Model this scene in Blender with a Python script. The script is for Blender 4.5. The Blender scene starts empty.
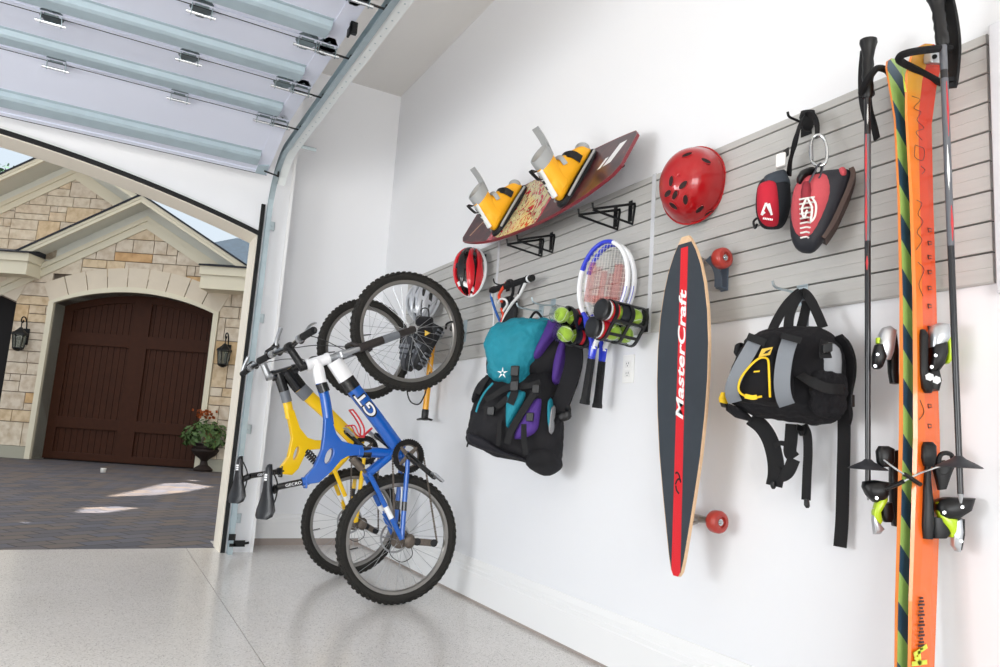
import bpy, bmesh, math, random
from mathutils import Vector, Matrix, noise
PI = math.pi
rnd = random.Random(7)
COL = bpy.context.scene.collection
sc = bpy.context.scene

# ------------------------------------------------------------ camera frame
FOC, YAW, PITCH, ROLL, CAMZ = 731.9, 0.49290, 0.144443, 0.068031, 0.84
def cam_axes():
    cy, sy = math.cos(YAW), math.sin(YAW); cp, sp = math.cos(PITCH), math.sin(PITCH)
    fwd = Vector((sy*cp, cy*cp, sp)); right = Vector((cy, -sy, 0)); up = right.cross(fwd)
    cr, sr = math.cos(ROLL), math.sin(ROLL)
    return cr*right+sr*up, -sr*right+cr*up, fwd
RX, RU, RF = cam_axes()
EYE = Vector((0, 0, CAMZ))
def ray(x, y):
    return RX*(x-500)+RU*(333.5-y)+RF*FOC
def at(x, y, ax, v):
    """the place where the sight line through a pixel of the photograph meets the plane axis=v"""
    d = ray(x, y); t = (v-EYE[ax])/d[ax]
    return EYE+d*t
WALLX = 1.85
def W(x, y, off=0.0):
    return at(x, y, 0, WALLX-off)

# ------------------------------------------------------------ materials
def lin(c):
    if isinstance(c, str):
        c = c.lstrip('#'); c = [int(c[i:i+2], 16)/255 for i in (0, 2, 4)]
    return tuple(x/12.92 if x <= .04045 else ((x+.055)/1.055)**2.4 for x in c)+(1,)
MATS = {}
def mat(name, col, rough=.5, metal=0., bump=0., bscale=200., var=0., vscale=6., coat=0., trans=0., ior=1.45, spec=.5, alpha=1., sheen=0.):
    if name in MATS: return MATS[name]
    m = bpy.data.materials.new(name); m.use_nodes = True
    nt = m.node_tree; b = nt.nodes['Principled BSDF']
    c = lin(col)
    b.inputs['Base Color'].default_value = c
    b.inputs['Roughness'].default_value = rough
    b.inputs['Metallic'].default_value = metal
    b.inputs['Coat Weight'].default_value = coat
    b.inputs['Coat Roughness'].default_value = .05
    b.inputs['Transmission Weight'].default_value = trans
    b.inputs['IOR'].default_value = ior
    b.inputs['Specular IOR Level'].default_value = spec
    b.inputs['Alpha'].default_value = alpha
    b.inputs['Sheen Weight'].default_value = sheen
    if bump or var:
        tc = nt.nodes.new('ShaderNodeTexCoord')
    if bump:
        n = nt.nodes.new('ShaderNodeTexNoise'); n.inputs['Scale'].default_value = bscale; n.inputs['Detail'].default_value = 3
        nt.links.new(tc.outputs['Object'], n.inputs['Vector'])
        bp = nt.nodes.new('ShaderNodeBump'); bp.inputs['Strength'].default_value = bump; bp.inputs['Distance'].default_value = .003
        nt.links.new(n.outputs['Fac'], bp.inputs['Height']); nt.links.new(bp.outputs['Normal'], b.inputs['Normal'])
    if var:
        n = nt.nodes.new('ShaderNodeTexNoise'); n.inputs['Scale'].default_value = vscale; n.inputs['Detail'].default_value = 5
        nt.links.new(tc.outputs['Object'], n.inputs['Vector'])
        r = nt.nodes.new('ShaderNodeMix'); r.data_type = 'RGBA'
        r.inputs[6].default_value = tuple(max(0, x*(1-var)) for x in c[:3])+(1,)
        r.inputs[7].default_value = tuple(min(1, x*(1+var)) for x in c[:3])+(1,)
        nt.links.new(n.outputs['Fac'], r.inputs[0]); nt.links.new(r.outputs[2], b.inputs['Base Color'])
    MATS[name] = m
    return m
def nodes(m): return m.node_tree.nodes, m.node_tree.links, m.node_tree.nodes['Principled BSDF']
def ramp(m, stops, interp='LINEAR'):
    r = m.node_tree.nodes.new('ShaderNodeValToRGB'); r.color_ramp.interpolation = interp
    e = r.color_ramp.elements
    while len(e) < len(stops): e.new(.5)
    for i, (p, c) in enumerate(stops):
        e[i].position = p; e[i].color = lin(c)
    return r

# ------------------------------------------------------------ things
def tag(o, label=None, cat=None, group=None, kind=None):
    if label: o['label'] = label
    if cat: o['category'] = cat
    if group: o['group'] = group
    if kind: o['kind'] = kind
    return o
def thing(name, loc, label, cat, group=None, rot=0.0, kind=None):
    o = bpy.data.objects.new(name, None); COL.objects.link(o)
    o.empty_display_size = .05
    o.location = loc; o.rotation_euler = (0, 0, rot)
    return tag(o, label, cat, group, kind)
def wmat(o):
    m = Matrix.LocRotScale(o.location, o.rotation_euler, None)
    return wmat(o.parent) @ m if o.parent else m

class MB:
    def __init__(s): s.v = []; s.f = []; s.mi = []; s.cur = 0
    def add(s, vs, fs):
        b = len(s.v); s.v += [Vector(v) for v in vs]
        for f in fs: s.f.append([b+i for i in f]); s.mi.append(s.cur)
        return s
    def m(s, i): s.cur = i; return s
    def box(s, lo, hi):
        x0, y0, z0 = lo; x1, y1, z1 = hi
        return s.add([(x0,y0,z0),(x1,y0,z0),(x1,y1,z0),(x0,y1,z0),(x0,y0,z1),(x1,y0,z1),(x1,y1,z1),(x0,y1,z1)],
            [(0,3,2,1),(4,5,6,7),(0,1,5,4),(1,2,6,5),(2,3,7,6),(3,0,4,7)])
    def obox(s, c, ax, ay, az):
        """box round c with half-axes ax, ay, az"""
        c, ax, ay, az = map(Vector, (c, ax, ay, az))
        vs = [c+i*ax+j*ay+k*az for k in (-1,1) for (i,j) in ((-1,-1),(1,-1),(1,1),(-1,1))]
        return s.add(vs, [(0,3,2,1),(4,5,6,7),(0,1,5,4),(1,2,6,5),(2,3,7,6),(3,0,4,7)])
    def rings(s, rs, close=False, cap=True):
        n = len(rs[0]); vs = [v for r in rs for v in r]; fs = []
        m = len(rs)
        for i in range(m if close else m-1):
            a, b = i*n, ((i+1) % m)*n
            for j in range(n):
                k = (j+1) % n
                fs.append((a+j, a+k, b+k, b+j))
        if cap and not close:
            fs.append(tuple(range(n))[::-1]); fs.append(tuple((m-1)*n+j for j in range(n)))
        return s.add(vs, fs)
    def tube(s, pts, r, n=10, close=False, cap=True):
        pts = [Vector(p) for p in pts]; m = len(pts)
        rr = r if isinstance(r, (list, tuple)) else [r]*m
        tan = []
        for i in range(m):
            a = pts[(i-1) % m] if (close or i > 0) else pts[i]
            b = pts[(i+1) % m] if (close or i < m-1) else pts[i]
            t = (b-a)
            tan.append(t.normalized() if t.length > 1e-9 else Vector((0,0,1)))
        u = tan[0].orthogonal().normalized(); rs = []
        for i in range(m):
            t = tan[i]; u = (u-t*u.dot(t))
            u = u.normalized() if u.length > 1e-6 else t.orthogonal().normalized()
            w = t.cross(u)
            rs.append([pts[i]+(u*math.cos(2*PI*k/n)+w*math.sin(2*PI*k/n))*rr[i] for k in range(n)])
        return s.rings(rs, close, cap)
    def etube(s, pts, rads, side, n=12, cap=True, power=1.0):
        """tube of oval section: rads = (along side, across side) per point"""
        pts = [Vector(p) for p in pts]; m = len(pts); side = Vector(side).normalized(); rs = []
        for i in range(m):
            t = (pts[min(i+1, m-1)]-pts[max(i-1, 0)]).normalized()
            u = (side-t*side.dot(t)).normalized(); w = t.cross(u)
            a, b = rads[i] if isinstance(rads, list) else rads
            r = []
            for k in range(n):
                c, q = math.cos(2*PI*k/n), math.sin(2*PI*k/n)
                c = math.copysign(abs(c)**power, c); q = math.copysign(abs(q)**power, q)
                r.append(pts[i]+u*a*c+w*b*q)
            rs.append(r)
        return s.rings(rs, False, cap)
    def strap(s, pts, side, w, th=.003, ws=None):
        """flat band along pts, width w along side"""
        pts = [Vector(p) for p in pts]; m = len(pts); rs = []
        sd = side
        for i in range(m):
            t = (pts[min(i+1, m-1)]-pts[max(i-1, 0)]).normalized()
            q = Vector(sd[i] if isinstance(sd, list) else sd)
            u = (q-t*q.dot(t)).normalized(); n = t.cross(u)
            ww = (ws[i] if ws else w)/2
            rs.append([pts[i]+u*ww+n*th/2, pts[i]-u*ww+n*th/2, pts[i]-u*ww-n*th/2, pts[i]+u*ww-n*th/2])
        return s.rings(rs)
    def lathe(s, prof, o=(0,0,0), axis=(0,0,1), n=24, cap=True, a0=0, a1=2*PI, ref=None):
        """prof = [(r, h)]"""
        o = Vector(o); ax = Vector(axis).normalized(); u = Vector(ref).normalized() if ref else ax.orthogonal().normalized(); w = ax.cross(u)
        full = abs(a1-a0-2*PI) < 1e-6
        rs = []
        for r, h in prof:
            rs.append([o+ax*h+(u*math.cos(2*PI*k/n)+w*math.sin(2*PI*k/n))*max(r, 1e-4) for k in range(n)])
        return s.rings(rs, False, cap)
    def torus(s, c, axis, R, r, n=40, k=10):
        c = Vector(c); ax = Vector(axis).normalized(); u = ax.orthogonal().normalized(); w = ax.cross(u)
        return s.tube([c+(u*math.cos(2*PI*i/n)+w*math.sin(2*PI*i/n))*R for i in range(n)], r, k, close=True)
    def ell(s, c, rx, ry, rz, n=20, k=12):
        """ellipsoid with axis vectors rx, ry, rz"""
        c = Vector(c); rx, ry, rz = map(Vector, (rx, ry, rz)); rs = []
        for i in range(k+1):
            a = -PI/2+PI*i/k; a = max(-PI/2+.02, min(PI/2-.02, a))
            rs.append([c+rz*math.sin(a)+(rx*math.cos(2*PI*j/n)+ry*math.sin(2*PI*j/n))*math.cos(a) for j in range(n)])
        return s.rings(rs)
    def sph(s, c, r, n=16, k=10): return s.ell(c, (r,0,0), (0,r,0), (0,0,r), n, k)
    def prism(s, outline, ext):
        """closed outline of 3-D points swept by ext"""
        a = [Vector(p) for p in outline]; e = Vector(ext)
        return s.rings([a, [p+e for p in a]])
    def build(s, name, mats, parent=None, smooth=False, bevel=0, subsurf=0, local=False, seg=2, angle=35, weld=0):
        me = bpy.data.meshes.new(name)
        vs = s.v
        if parent is not None and not local:
            inv = wmat(parent).inverted(); vs = [inv @ v for v in vs]
        me.from_pydata([tuple(v) for v in vs], [], s.f)
        mats = mats if isinstance(mats, (list, tuple)) else [mats]
        for m in mats: me.materials.append(m)
        me.polygons.foreach_set('material_index', s.mi)
        bm = bmesh.new(); bm.from_mesh(me)
        if weld: bmesh.ops.remove_doubles(bm, verts=bm.verts, dist=weld)
        bmesh.ops.recalc_face_normals(bm, faces=bm.faces)
        for f in bm.faces: f.smooth = smooth
        if smooth:
            lim = math.radians(angle)
            for e in bm.edges:
                if len(e.link_faces) == 2 and e.calc_face_angle(0) > lim: e.smooth = False
        bm.to_mesh(me); bm.free()
        o = bpy.data.objects.new(name, me); COL.objects.link(o)
        if parent is not None: o.parent = parent
        if bevel:
            b = o.modifiers.new('bevel', 'BEVEL'); b.width = bevel; b.segments = seg; b.limit_method = 'ANGLE'; b.angle_limit = math.radians(40)
            b.harden_normals = False
        if subsurf:
            q = o.modifiers.new('subsurf', 'SUBSURF'); q.levels = subsurf; q.render_levels = subsurf
        return o
def struct(name, mb, m, parent=None, **k):
    o = mb.build(name, m, parent, **k)
    if parent is None: o['kind'] = 'structure'
    return o
def spline(pts, n=6, close=False):
    """Catmull-Rom through pts"""
    pts = [Vector(p) for p in pts]; out = []; m = len(pts)
    for i in range(m if close else m-1):
        p0 = pts[(i-1) % m] if (close or i > 0) else pts[0]*2-pts[1]
        p1 = pts[i]; p2 = pts[(i+1) % m]
        p3 = pts[(i+2) % m] if (close or i < m-2) else pts[-1]*2-pts[-2]
        for k in range(n):
            t = k/n
            out.append(.5*((2*p1)+(p2-p0)*t+(2*p0-5*p1+4*p2-p3)*t*t+(3*p1-p0-3*p2+p3)*t**3))
    if not close: out.append(pts[-1])
    return out
def text_obj(name, body, m, parent, o, ux, uy, size, ext=.0006, bold=0.0, shear=0.0, sx=1.0, align='LEFT'):
    """lettering as real mesh: baseline at o, along ux, up along uy"""
    cu = bpy.data.curves.new(name, 'FONT'); cu.body = body; cu.size = size; cu.extrude = ext; cu.offset = bold; cu.shear = shear
    cu.align_x = align; cu.align_y = 'BOTTOM_BASELINE'
    t = bpy.data.objects.new(name, cu); COL.objects.link(t)
    dg = bpy.context.evaluated_depsgraph_get()
    me = bpy.data.meshes.new_from_object(t.evaluated_get(dg))
    bpy.data.objects.remove(t); bpy.data.curves.remove(cu)
    ux = Vector(ux).normalized(); uy = (Vector(uy)-ux*Vector(uy).dot(ux)).normalized(); uz = ux.cross(uy)
    M = Matrix(((ux.x*sx,uy.x,uz.x,o[0]),(ux.y*sx,uy.y,uz.y,o[1]),(ux.z*sx,uy.z,uz.z,o[2]),(0,0,0,1)))
    if parent is not None: M = wmat(parent).inverted() @ M
    me.transform(M); me.materials.clear(); me.materials.append(m); me.name = name
    ob = bpy.data.objects.new(name, me); COL.objects.link(ob)
    if parent is not None: ob.parent = parent
    return ob
def crumple(o, strength, size, seed=0):
    """cloth creases: finer mesh pushed about by a cloud texture"""
    for m in o.modifiers:
        if m.type == 'SUBSURF': m.levels = m.render_levels = 3
    t = bpy.data.textures.new('creases', 'CLOUDS'); t.noise_scale = size; t.noise_depth = 3; t.noise_type = 'SOFT_NOISE'
    d = o.modifiers.new('creases', 'DISPLACE'); d.texture = t; d.strength = strength; d.mid_level = .5; d.texture_coords = 'LOCAL'
    return o
def copy_tree(o, parent=None):
    c = o.copy(); COL.objects.link(c); c.parent = parent
    for ch in list(o.children): copy_tree(ch, c)
    return c

# ------------------------------------------------------------ palette
M_wall = mat('wall_paint', '#ebecef', .55, bump=.03, bscale=350)
M_ceil = mat('ceiling_paint', '#e9e6e2', .7, bump=.03, bscale=300)
M_trimw = mat('trim_paint', '#efefef', .4)
M_jamb = mat('jamb_cream', '#e9e1d2', .6)
M_rubber = mat('black_rubber', '#0b0b0c', .6)
M_galv = mat('galvanised_steel', '#b9c6cb', .38, metal=.75, var=.18, vscale=25)
M_galvd = mat('track_steel', '#a9b8be', .38, metal=.6, var=.15, vscale=20)
M_white_steel = mat('white_angle_steel', '#dfe3e2', .45, metal=.15)
M_hinge = mat('hinge_zinc', '#7d8c90', .3, metal=.9, var=.3, vscale=60)
M_doorin = mat('door_inner_steel', '#d8dcea', .5, metal=.1)
M_strut = mat('strut_steel', '#a7b7bf', .65, metal=.15, var=.12, vscale=12)
M_black = mat('black_plastic', '#0e0e10', .4)
M_blackm = mat('black_matte', '#131316', .7)
M_bmetal = mat('black_coated_steel', '#101113', .45, metal=.3)
M_chrome = mat('bright_metal', '#c9ccce', .22, metal=1.)
M_alu = mat('brushed_aluminium', '#b5b7ba', .35, metal=.9)
M_foam = mat('black_foam', '#141416', .95, bump=.3, bscale=500)
M_nylon = mat('black_nylon', '#0f0e14', .85, bump=.35, bscale=900, sheen=.1)
M_web = mat('black_webbing', '#0b0b0e', .75, bump=.4, bscale=1200)
# ============================================================ the garage shell
CEIL, BACKY, HEADY, HEADB = 3.56, 5.43, 5.14, 5.37
JAMBX = .82
def floor_material():
    m = mat('speckled_epoxy', '#c4c1bd', .22, coat=.15)
    n, l, b = nodes(m)
    tc = n.new('ShaderNodeTexCoord')
    v = n.new('ShaderNodeTexVoronoi'); v.inputs['Scale'].default_value = 260; l.new(tc.outputs['Object'], v.inputs['Vector'])
    r = ramp(m, [(0, '#a5a19d'), (.07, '#bcb8b4'), (.13, '#dad6d2'), (.86, '#dedad6'), (.95, '#eae7e4')])
    sp = n.new('ShaderNodeSeparateColor'); l.new(v.outputs['Color'], sp.inputs[0]); l.new(sp.outputs[0], r.inputs[0])
    ns = n.new('ShaderNodeTexNoise'); ns.inputs['Scale'].default_value = 2.2; ns.inputs['Detail'].default_value = 6; l.new(tc.outputs['Object'], ns.inputs['Vector'])
    mx = n.new('ShaderNodeMix'); mx.data_type = 'RGBA'; mx.blend_type = 'MULTIPLY'; mx.inputs[0].default_value = .2
    r2 = ramp(m, [(.3, '#dedbd7'), (.7, '#ffffff')]); l.new(ns.outputs['Fac'], r2.inputs[0])
    l.new(r.outputs[0], mx.inputs[6]); l.new(r2.outputs[0], mx.inputs[7]); l.new(mx.outputs[2], b.inputs['Base Color'])
    return m
M_floor = floor_material()
JX = .5*(at(190, 549.5, 2, 0).x+at(259.5, 666.5, 2, 0).x)
jx0, jx1 = at(191.5, 549.5, 2, 0).x, at(259.5, 666.5, 2, 0)
jx1 = jx1.x
g = .004
fl = MB()
fl.box((-9, -6, -.15), (JX-g/2, 5.32, 0))
fl.box((JX+g/2, -6, -.15), (JAMBX, 5.32, 0))
fl.box((JAMBX, -6, -.15), (WALLX+.2, BACKY+.2, 0))
fl.box((JX-g, -6, -.16), (JX+g, 5.32, -.006))
o = struct('floor', fl, M_floor)

wr = MB().box((WALLX, -6, 0), (WALLX+.2, BACKY+.25, CEIL))
struct('wall_right', wr, M_wall)
wb = MB().box((1.02, BACKY, 0), (WALLX, BACKY+.22, CEIL))
struct('wall_back', wb, M_wall)
# opening wall with its flat arch
AX0, AR, AZ = -1.62, 8.1, 2.504
def arch_z(x): return AZ-AR+math.sqrt(AR*AR-(x-AX0)**2)
LJ = 2*AX0-JAMBX
hw = MB()
N = 40
xs = [LJ+(JAMBX-LJ)*i/N for i in range(N+1)]
ring = lambda y: [Vector((x, y, arch_z(x))) for x in xs]+[Vector((x, y, CEIL)) for x in reversed(xs)]
f, b = ring(HEADY), ring(HEADB)
n = len(f)
hv = f+b; hf = []
for i in range(N):
    hf.append((i, i+1, n-2-i, n-1-i)); hf.append((n+i+1, n+i, n+n-1-i, n+n-2-i))
    hf.append((i+1, i, n+i, n+i+1))
hw.add(hv, hf)
hw.box((JAMBX, HEADY, 0), (1.02, HEADB, CEIL)); hw.box((1.0, HEADY+.05, 0), (1.02, BACKY+.22, CEIL))
hw.box((LJ-6, HEADY, 0), (LJ, HEADB, CEIL))
struct('wall_front', hw, M_wall)
# cream painted lining of the opening (reveal)
rv = MB()
rv.box((JAMBX-.012, HEADY-.002, 0), (JAMBX, HEADB+.03, arch_z(JAMBX)))
rs = [[Vector((x, HEADY-.002, arch_z(x))), Vector((x, HEADB+.03, arch_z(x))), Vector((x, HEADB+.03, arch_z(x)-.012)), Vector((x, HEADY-.002, arch_z(x)-.012))] for x in xs]
rv.rings(rs)
struct('trim_1', rv, M_jamb)
# black rubber weather seal round the opening
sl = MB()
sl.box((JAMBX-.004, HEADY-.018, 0), (JAMBX+.022, HEADY, 2.345))
rs = [[Vector((x, HEADY-.016, arch_z(x)+.024)), Vector((x, HEADY, arch_z(x)+.024)), Vector((x, HEADY, arch_z(x)-.006)), Vector((x, HEADY-.016, arch_z(x)-.006))] for x in xs]
sl.rings(rs)
struct('trim_2', sl, M_rubber)
# aluminium strip that holds the arch seal
al = MB()
rs = [[Vector((x, HEADY-.012, arch_z(x)+.040)), Vector((x, HEADY, arch_z(x)+.040)), Vector((x, HEADY, arch_z(x)+.024)), Vector((x, HEADY-.012, arch_z(x)+.024))] for x in xs[:-1]]
al.rings(rs)
struct('trim_3', al, M_white_steel)
# casing edge board beside the track
cb = MB(); cb.box((1.0, HEADY-.012, 0), (1.02, HEADY, 2.9))
struct('trim_4', cb, M_trimw)
ce = MB().box((-9, -6, CEIL), (WALLX+.2, BACKY+.25, CEIL+.2))
struct('ceiling', ce, M_ceil)
# baseboards with a stepped moulding on top
def base_profile():   # (offset from wall, height)
    return [(0, 0), (.019, 0), (.019, .128), (.016, .134), (.016, .150), (.0125, .156), (.0125, .172), (.008, .184), (.004, .196), (0, .198)]
BZ = .014
MB_c = MB().box((1.02, BACKY-.012, 0), (WALLX, BACKY, .05)); MB_c.box((WALLX-.012, -6, 0), (WALLX, BACKY, .014))
struct('trim_5', MB_c, mat('bare_curb', '#a89c95', .85, var=.2, vscale=12))
b1 = MB(); pr = base_profile()
b1.rings([[Vector((WALLX-a, y, h+BZ)) for a, h in pr] for y in (-6, BACKY)])
struct('baseboard_right', b1, M_trimw)
b2 = MB(); b2.rings([[Vector((x, BACKY-a, h*.85+.048)) for a, h in pr] for x in (1.02, WALLX-.0)])
struct('baseboard_back', b2, M_trimw)

# ============================================================ the overhead door, rolled up
TX, TZ, TY, TR = .872, 2.63, 5.075, .38
def track_path(n=10, y_end=2.0):
    p = [(TX, TY, z) for z in (.0, .7, 1.4, 2.0)]
    for i in range(n+1):
        a = PI/2*i/n
        p.append((TX, TY-TR+TR*math.cos(a), TZ-TR+TR*math.sin(a)))
    p += [(TX, y, TZ) for y in (4.2, 3.5, 2.8, y_end)]
    return [Vector(q) for q in p]
def sweep_track(mb, prof, sx=1, path=None):
    path = path or track_path(); rs = []
    for i, p in enumerate(path):
        t = (path[min(i+1, len(path)-1)]-path[max(i-1, 0)]).normalized()
        nrm = Vector((1, 0, 0)).cross(t)          # towards the room / downwards
        if nrm.y > 0 or nrm.z > 0: nrm = -nrm
        rs.append([p+Vector((a*sx, 0, 0))+nrm*b for a, b in prof])
    mb.rings(rs)
root = thing('garage_door_track', (TX, TY, 0), 'galvanised steel roller track curving up from the floor beside the opening', 'door track')
tk = MB()
# C-shaped channel, its mouth towards the door
sweep_track(tk, [(-.024, .025), (.006, .025), (.006, -.025), (-.024, -.025), (-.024, -.022), (.003, -.022), (.003, .022), (-.024, .022)])
tk.build('channel', M_galvd, root)
fl2 = MB(); path = track_path()[8:]
sweep_track(fl2, [(.008, .018), (.06, .018), (.06, .015), (.011, .015), (.011, -.03), (.008, -.03)], path=path)
fo = fl2.build('angle_iron', M_white_steel, root)
bl = MB()
for i in range(34):
    y = 4.6-i*.075
    bl.lathe([(.0045, 0), (.0045, .0012)], (TX+.036, y, TZ-.0192), (0, 0, 1), 8)
ho = bl.build('slot_row', M_galvd, fo); ho['kind'] = 'stuff'
for z in (.22, .80, 1.55, 2.2):
    k = MB().box((TX+.006, HEADY-.03, z-.03), (TX+.045, HEADY-.026, z+.03)); k.box((TX+.042, HEADY-.03, z-.03), (TX+.045, HEADY, z+.03))
    k.lathe([(.009, 0), (.009, .008)], (TX+.03, HEADY-.03, z), (0, -1, 0), 6)
    k.box((TX+.002, TY-.01, z-.02), (TX+.007, HEADY-.026, z+.02))
    k.build('track_bracket', M_galv, root)
fb = MB().box((TX-.03, TY-.035, .09), (TX+.012, TY-.028, .13)); fb.box((TX-.02, TY-.034, .05), (TX+.02, TY-.026, .07)); fb.box((TX+.004, TY-.034, .05), (TX+.075, TY-.028, .09))
fb.tube([(TX+.07, TY-.03, .07), (TX+.1, TY-.03, .075)], .008, 8)
fb.build('foot_bracket', M_bmetal, root)
hb = MB().box((TX+.06, 4.66, TZ+.02), (TX+.17, 4.69, TZ+.024)); hb.box((TX+.06, 4.66, TZ+.0), (TX+.17, 4.663, TZ+.024))
hb.build('track_hanger', M_galv, root)

dx0, dx1 = LJ-.02, .795
door = thing('door_1', (dx1, 4.36, 2.66), None, None, kind='structure')
SEC = .505
# (joint Y, joint Z) from the bottom edge up
J = [(4.935, 2.495), (4.36, 2.655), (3.85, 2.66), (3.345, 2.66), (2.84, 2.66), (2.335, 2.66)]
cols = [dx1-.05, dx1-.145, .18, -.42, -1.02, -1.62, -2.22, -2.82, -3.42, -3.97]
def hinge(parent, c, e, dn, x, w=.10):
    """one leaf hinge with its knuckle; c = joint point, e = towards the door's top, dn = down"""
    h = MB(); ex = Vector((1, 0, 0))
    for s in (1, -1):
        pts = [c+ex*(x-w/2)+e*.006*s, c+ex*(x+w/2)+e*.006*s, c+ex*(x+w/2)+e*.026*s, c+ex*(x+w*.16)+e*.095*s, c+ex*(x-w*.16)+e*.095*s, c+ex*(x-w/2)+e*.026*s]
        h.prism(pts, dn*.004)
        h.lathe([(.006, 0), (.006, .005)], c+ex*x+e*.055*s+dn*.004, dn, 6)
    for s in (-1, 1):      # raised ears that carry the pin
        h.prism([c+ex*(x+s*w*.42)+e*.026, c+ex*(x+s*w*.42)-e*.012, c+ex*(x+s*w*.42)-e*.010+dn*.05, c+ex*(x+s*w*.42)+e*.006+dn*.052], ex*.003)
    h.prism([c+ex*(x-w*.3)+e*.03, c+ex*(x-w*.3)+e*.012+dn*.012, c+ex*(x+w*.3)+e*.012+dn*.012, c+ex*(x+w*.3)+e*.03], e*.003)
    h.build('hinge', M_hinge, parent, bevel=.001, seg=1)
    p = MB().tube([c+ex*(x-w*.62)+dn*.04, c+ex*(x+w*.62)+dn*.04], .0075, 8)
    p.build('hinge_pin', M_chrome, parent)
for i in range(5):
    a = Vector((0, *J[i])); b = Vector((0, *J[i+1])); e = (b-a).normalized(); L = (b-a).length
    dn = Vector((1, 0, 0)).cross(e)
    if dn.z > 0: dn = -dn
    ex = Vector((1, 0, 0))
    s = MB()
    A, B = a+e*.004, b-e*.004
    s.prism([A+ex*dx0, A+ex*dx1, B+ex*dx1, B+ex*dx0], -dn*.045)
    # overlapping lip at the bottom joint
    s.prism([A+ex*dx0+e*.0, A+ex*dx1, A+ex*dx1+e*.03, A+ex*dx0+e*.03], dn*.006)
    sec = s.build('door_section', M_doorin, door)
    t0, t1 = (.115, .235) if i == 0 else (.105, .235)
    st = MB()
    q = [(t0, 0), (t0+.006, .03), (t1-.03, .034), (t1-.010, .026), (t1, 0)]
    st.prism([a+ex*dx0+e*t+dn*d for t, d in q], ex*(dx1-dx0-.085))
    # screw lip
    st.prism([a+ex*dx0+e*t1, a+ex*dx0+e*t1+dn*.003, a+ex*dx0+e*(t1+.02)+dn*.003, a+ex*dx0+e*(t1+.02)], ex*(dx1-dx0-.085))
    st.build('reinforcing_strut', M_strut, door, bevel=.004)
    es = MB().prism([A+ex*(dx1-.08), A+ex*(dx1-.001), B+ex*(dx1-.001), B+ex*(dx1-.08)], dn*.004)
    es.build('end_stile', M_doorin, door)
    if i == 0:
        cb_ = MB().prism([A+ex*(dx1-.075), A+ex*(dx1-.01), A+ex*(dx1-.01)+e*.12, A+ex*(dx1-.075)+e*.09], dn*.012)
        cb_.build('corner_bracket', M_strut, door, bevel=.002)
        bs = MB().prism([a+ex*dx0-e*.012, a+ex*dx1-e*.012, a+ex*dx1+e*.006, a+ex*dx0+e*.006], -dn*.04)
        bs.build('bottom_seal', M_rubber, door)
    if i:
        MB().prism([a+ex*dx0-e*.003, a+ex*dx1-e*.003, a+ex*dx1+e*.003, a+ex*dx0+e*.003], dn*.0068).build('joint_shadow_strip', M_rubber, door)  # dark strip drawn in for the shadow line between door sections
        for x in cols: hinge(door, a, e, dn, x)
        rl = MB().tube([a+ex*(dx1-.1)+dn*.03, a+ex*(TX-.004)+dn*.03], .0055, 8)
        rl.lathe([(.008, -.006), (.021, -.005), (.021, .005), (.008, .006)], Vector((TX-.006, a.y, TZ)), (1, 0, 0), 14)
        rl.build('roller', M_black, door)
rl = MB()
rl.tube([(dx1-.03, 4.86, 2.49), (TX-.004, 4.90, 2.49)], .0055, 8); rl.lathe([(.008, -.006), (.021, -.005), (.021, .005), (.008, .006)], (TX-.006, 4.93, 2.515), (1, 0, 0), 14)
rl.build('roller', M_black, door)
lt = MB().box((dx1-.02, 3.05, 2.60), (dx1+.012, 3.075, 2.655)); lt.box((dx1-.02, 3.05, 2.60), (dx1-.01, 3.11, 2.64))
lt.build('lock_latch', M_bmetal, door, bevel=.002)

# ============================================================ duplex outlet under the panels
c = W(629, 369, 0)
ol = thing('wall_outlet', c, 'small white duplex outlet on the wall right of the racket handles', 'outlet')
pm = MB().box((WALLX-.006, c.y-.035, c.z-.057), (WALLX, c.y+.035, c.z+.057)); pm.build('cover_plate', mat('outlet_white', '#f2f2f0', .35), ol, bevel=.003)
for s in (-1, 1):
    r = MB(); z = c.z+s*.0195
    r.box((WALLX-.0085, c.y-.017, z-.0145), (WALLX-.006, c.y+.017, z+.0145)); q = r.build('receptacle', mat('outlet_white2', '#eaeae8', .3), ol, bevel=.004)
    sl = MB()
    for dy, hh in ((-.0065, .008), (.0065, .0065)): sl.box((WALLX-.0088, c.y+dy-.0012, z-.001), (WALLX-.0083, c.y+dy+.0012, z-.001+hh))
    sl.lathe([(.0025, 0), (.0025, .0006)], (WALLX-.0083, c.y, z-.0075), (-1, 0, 0), 8)
    sl.build('slots', M_black, q)
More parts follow.
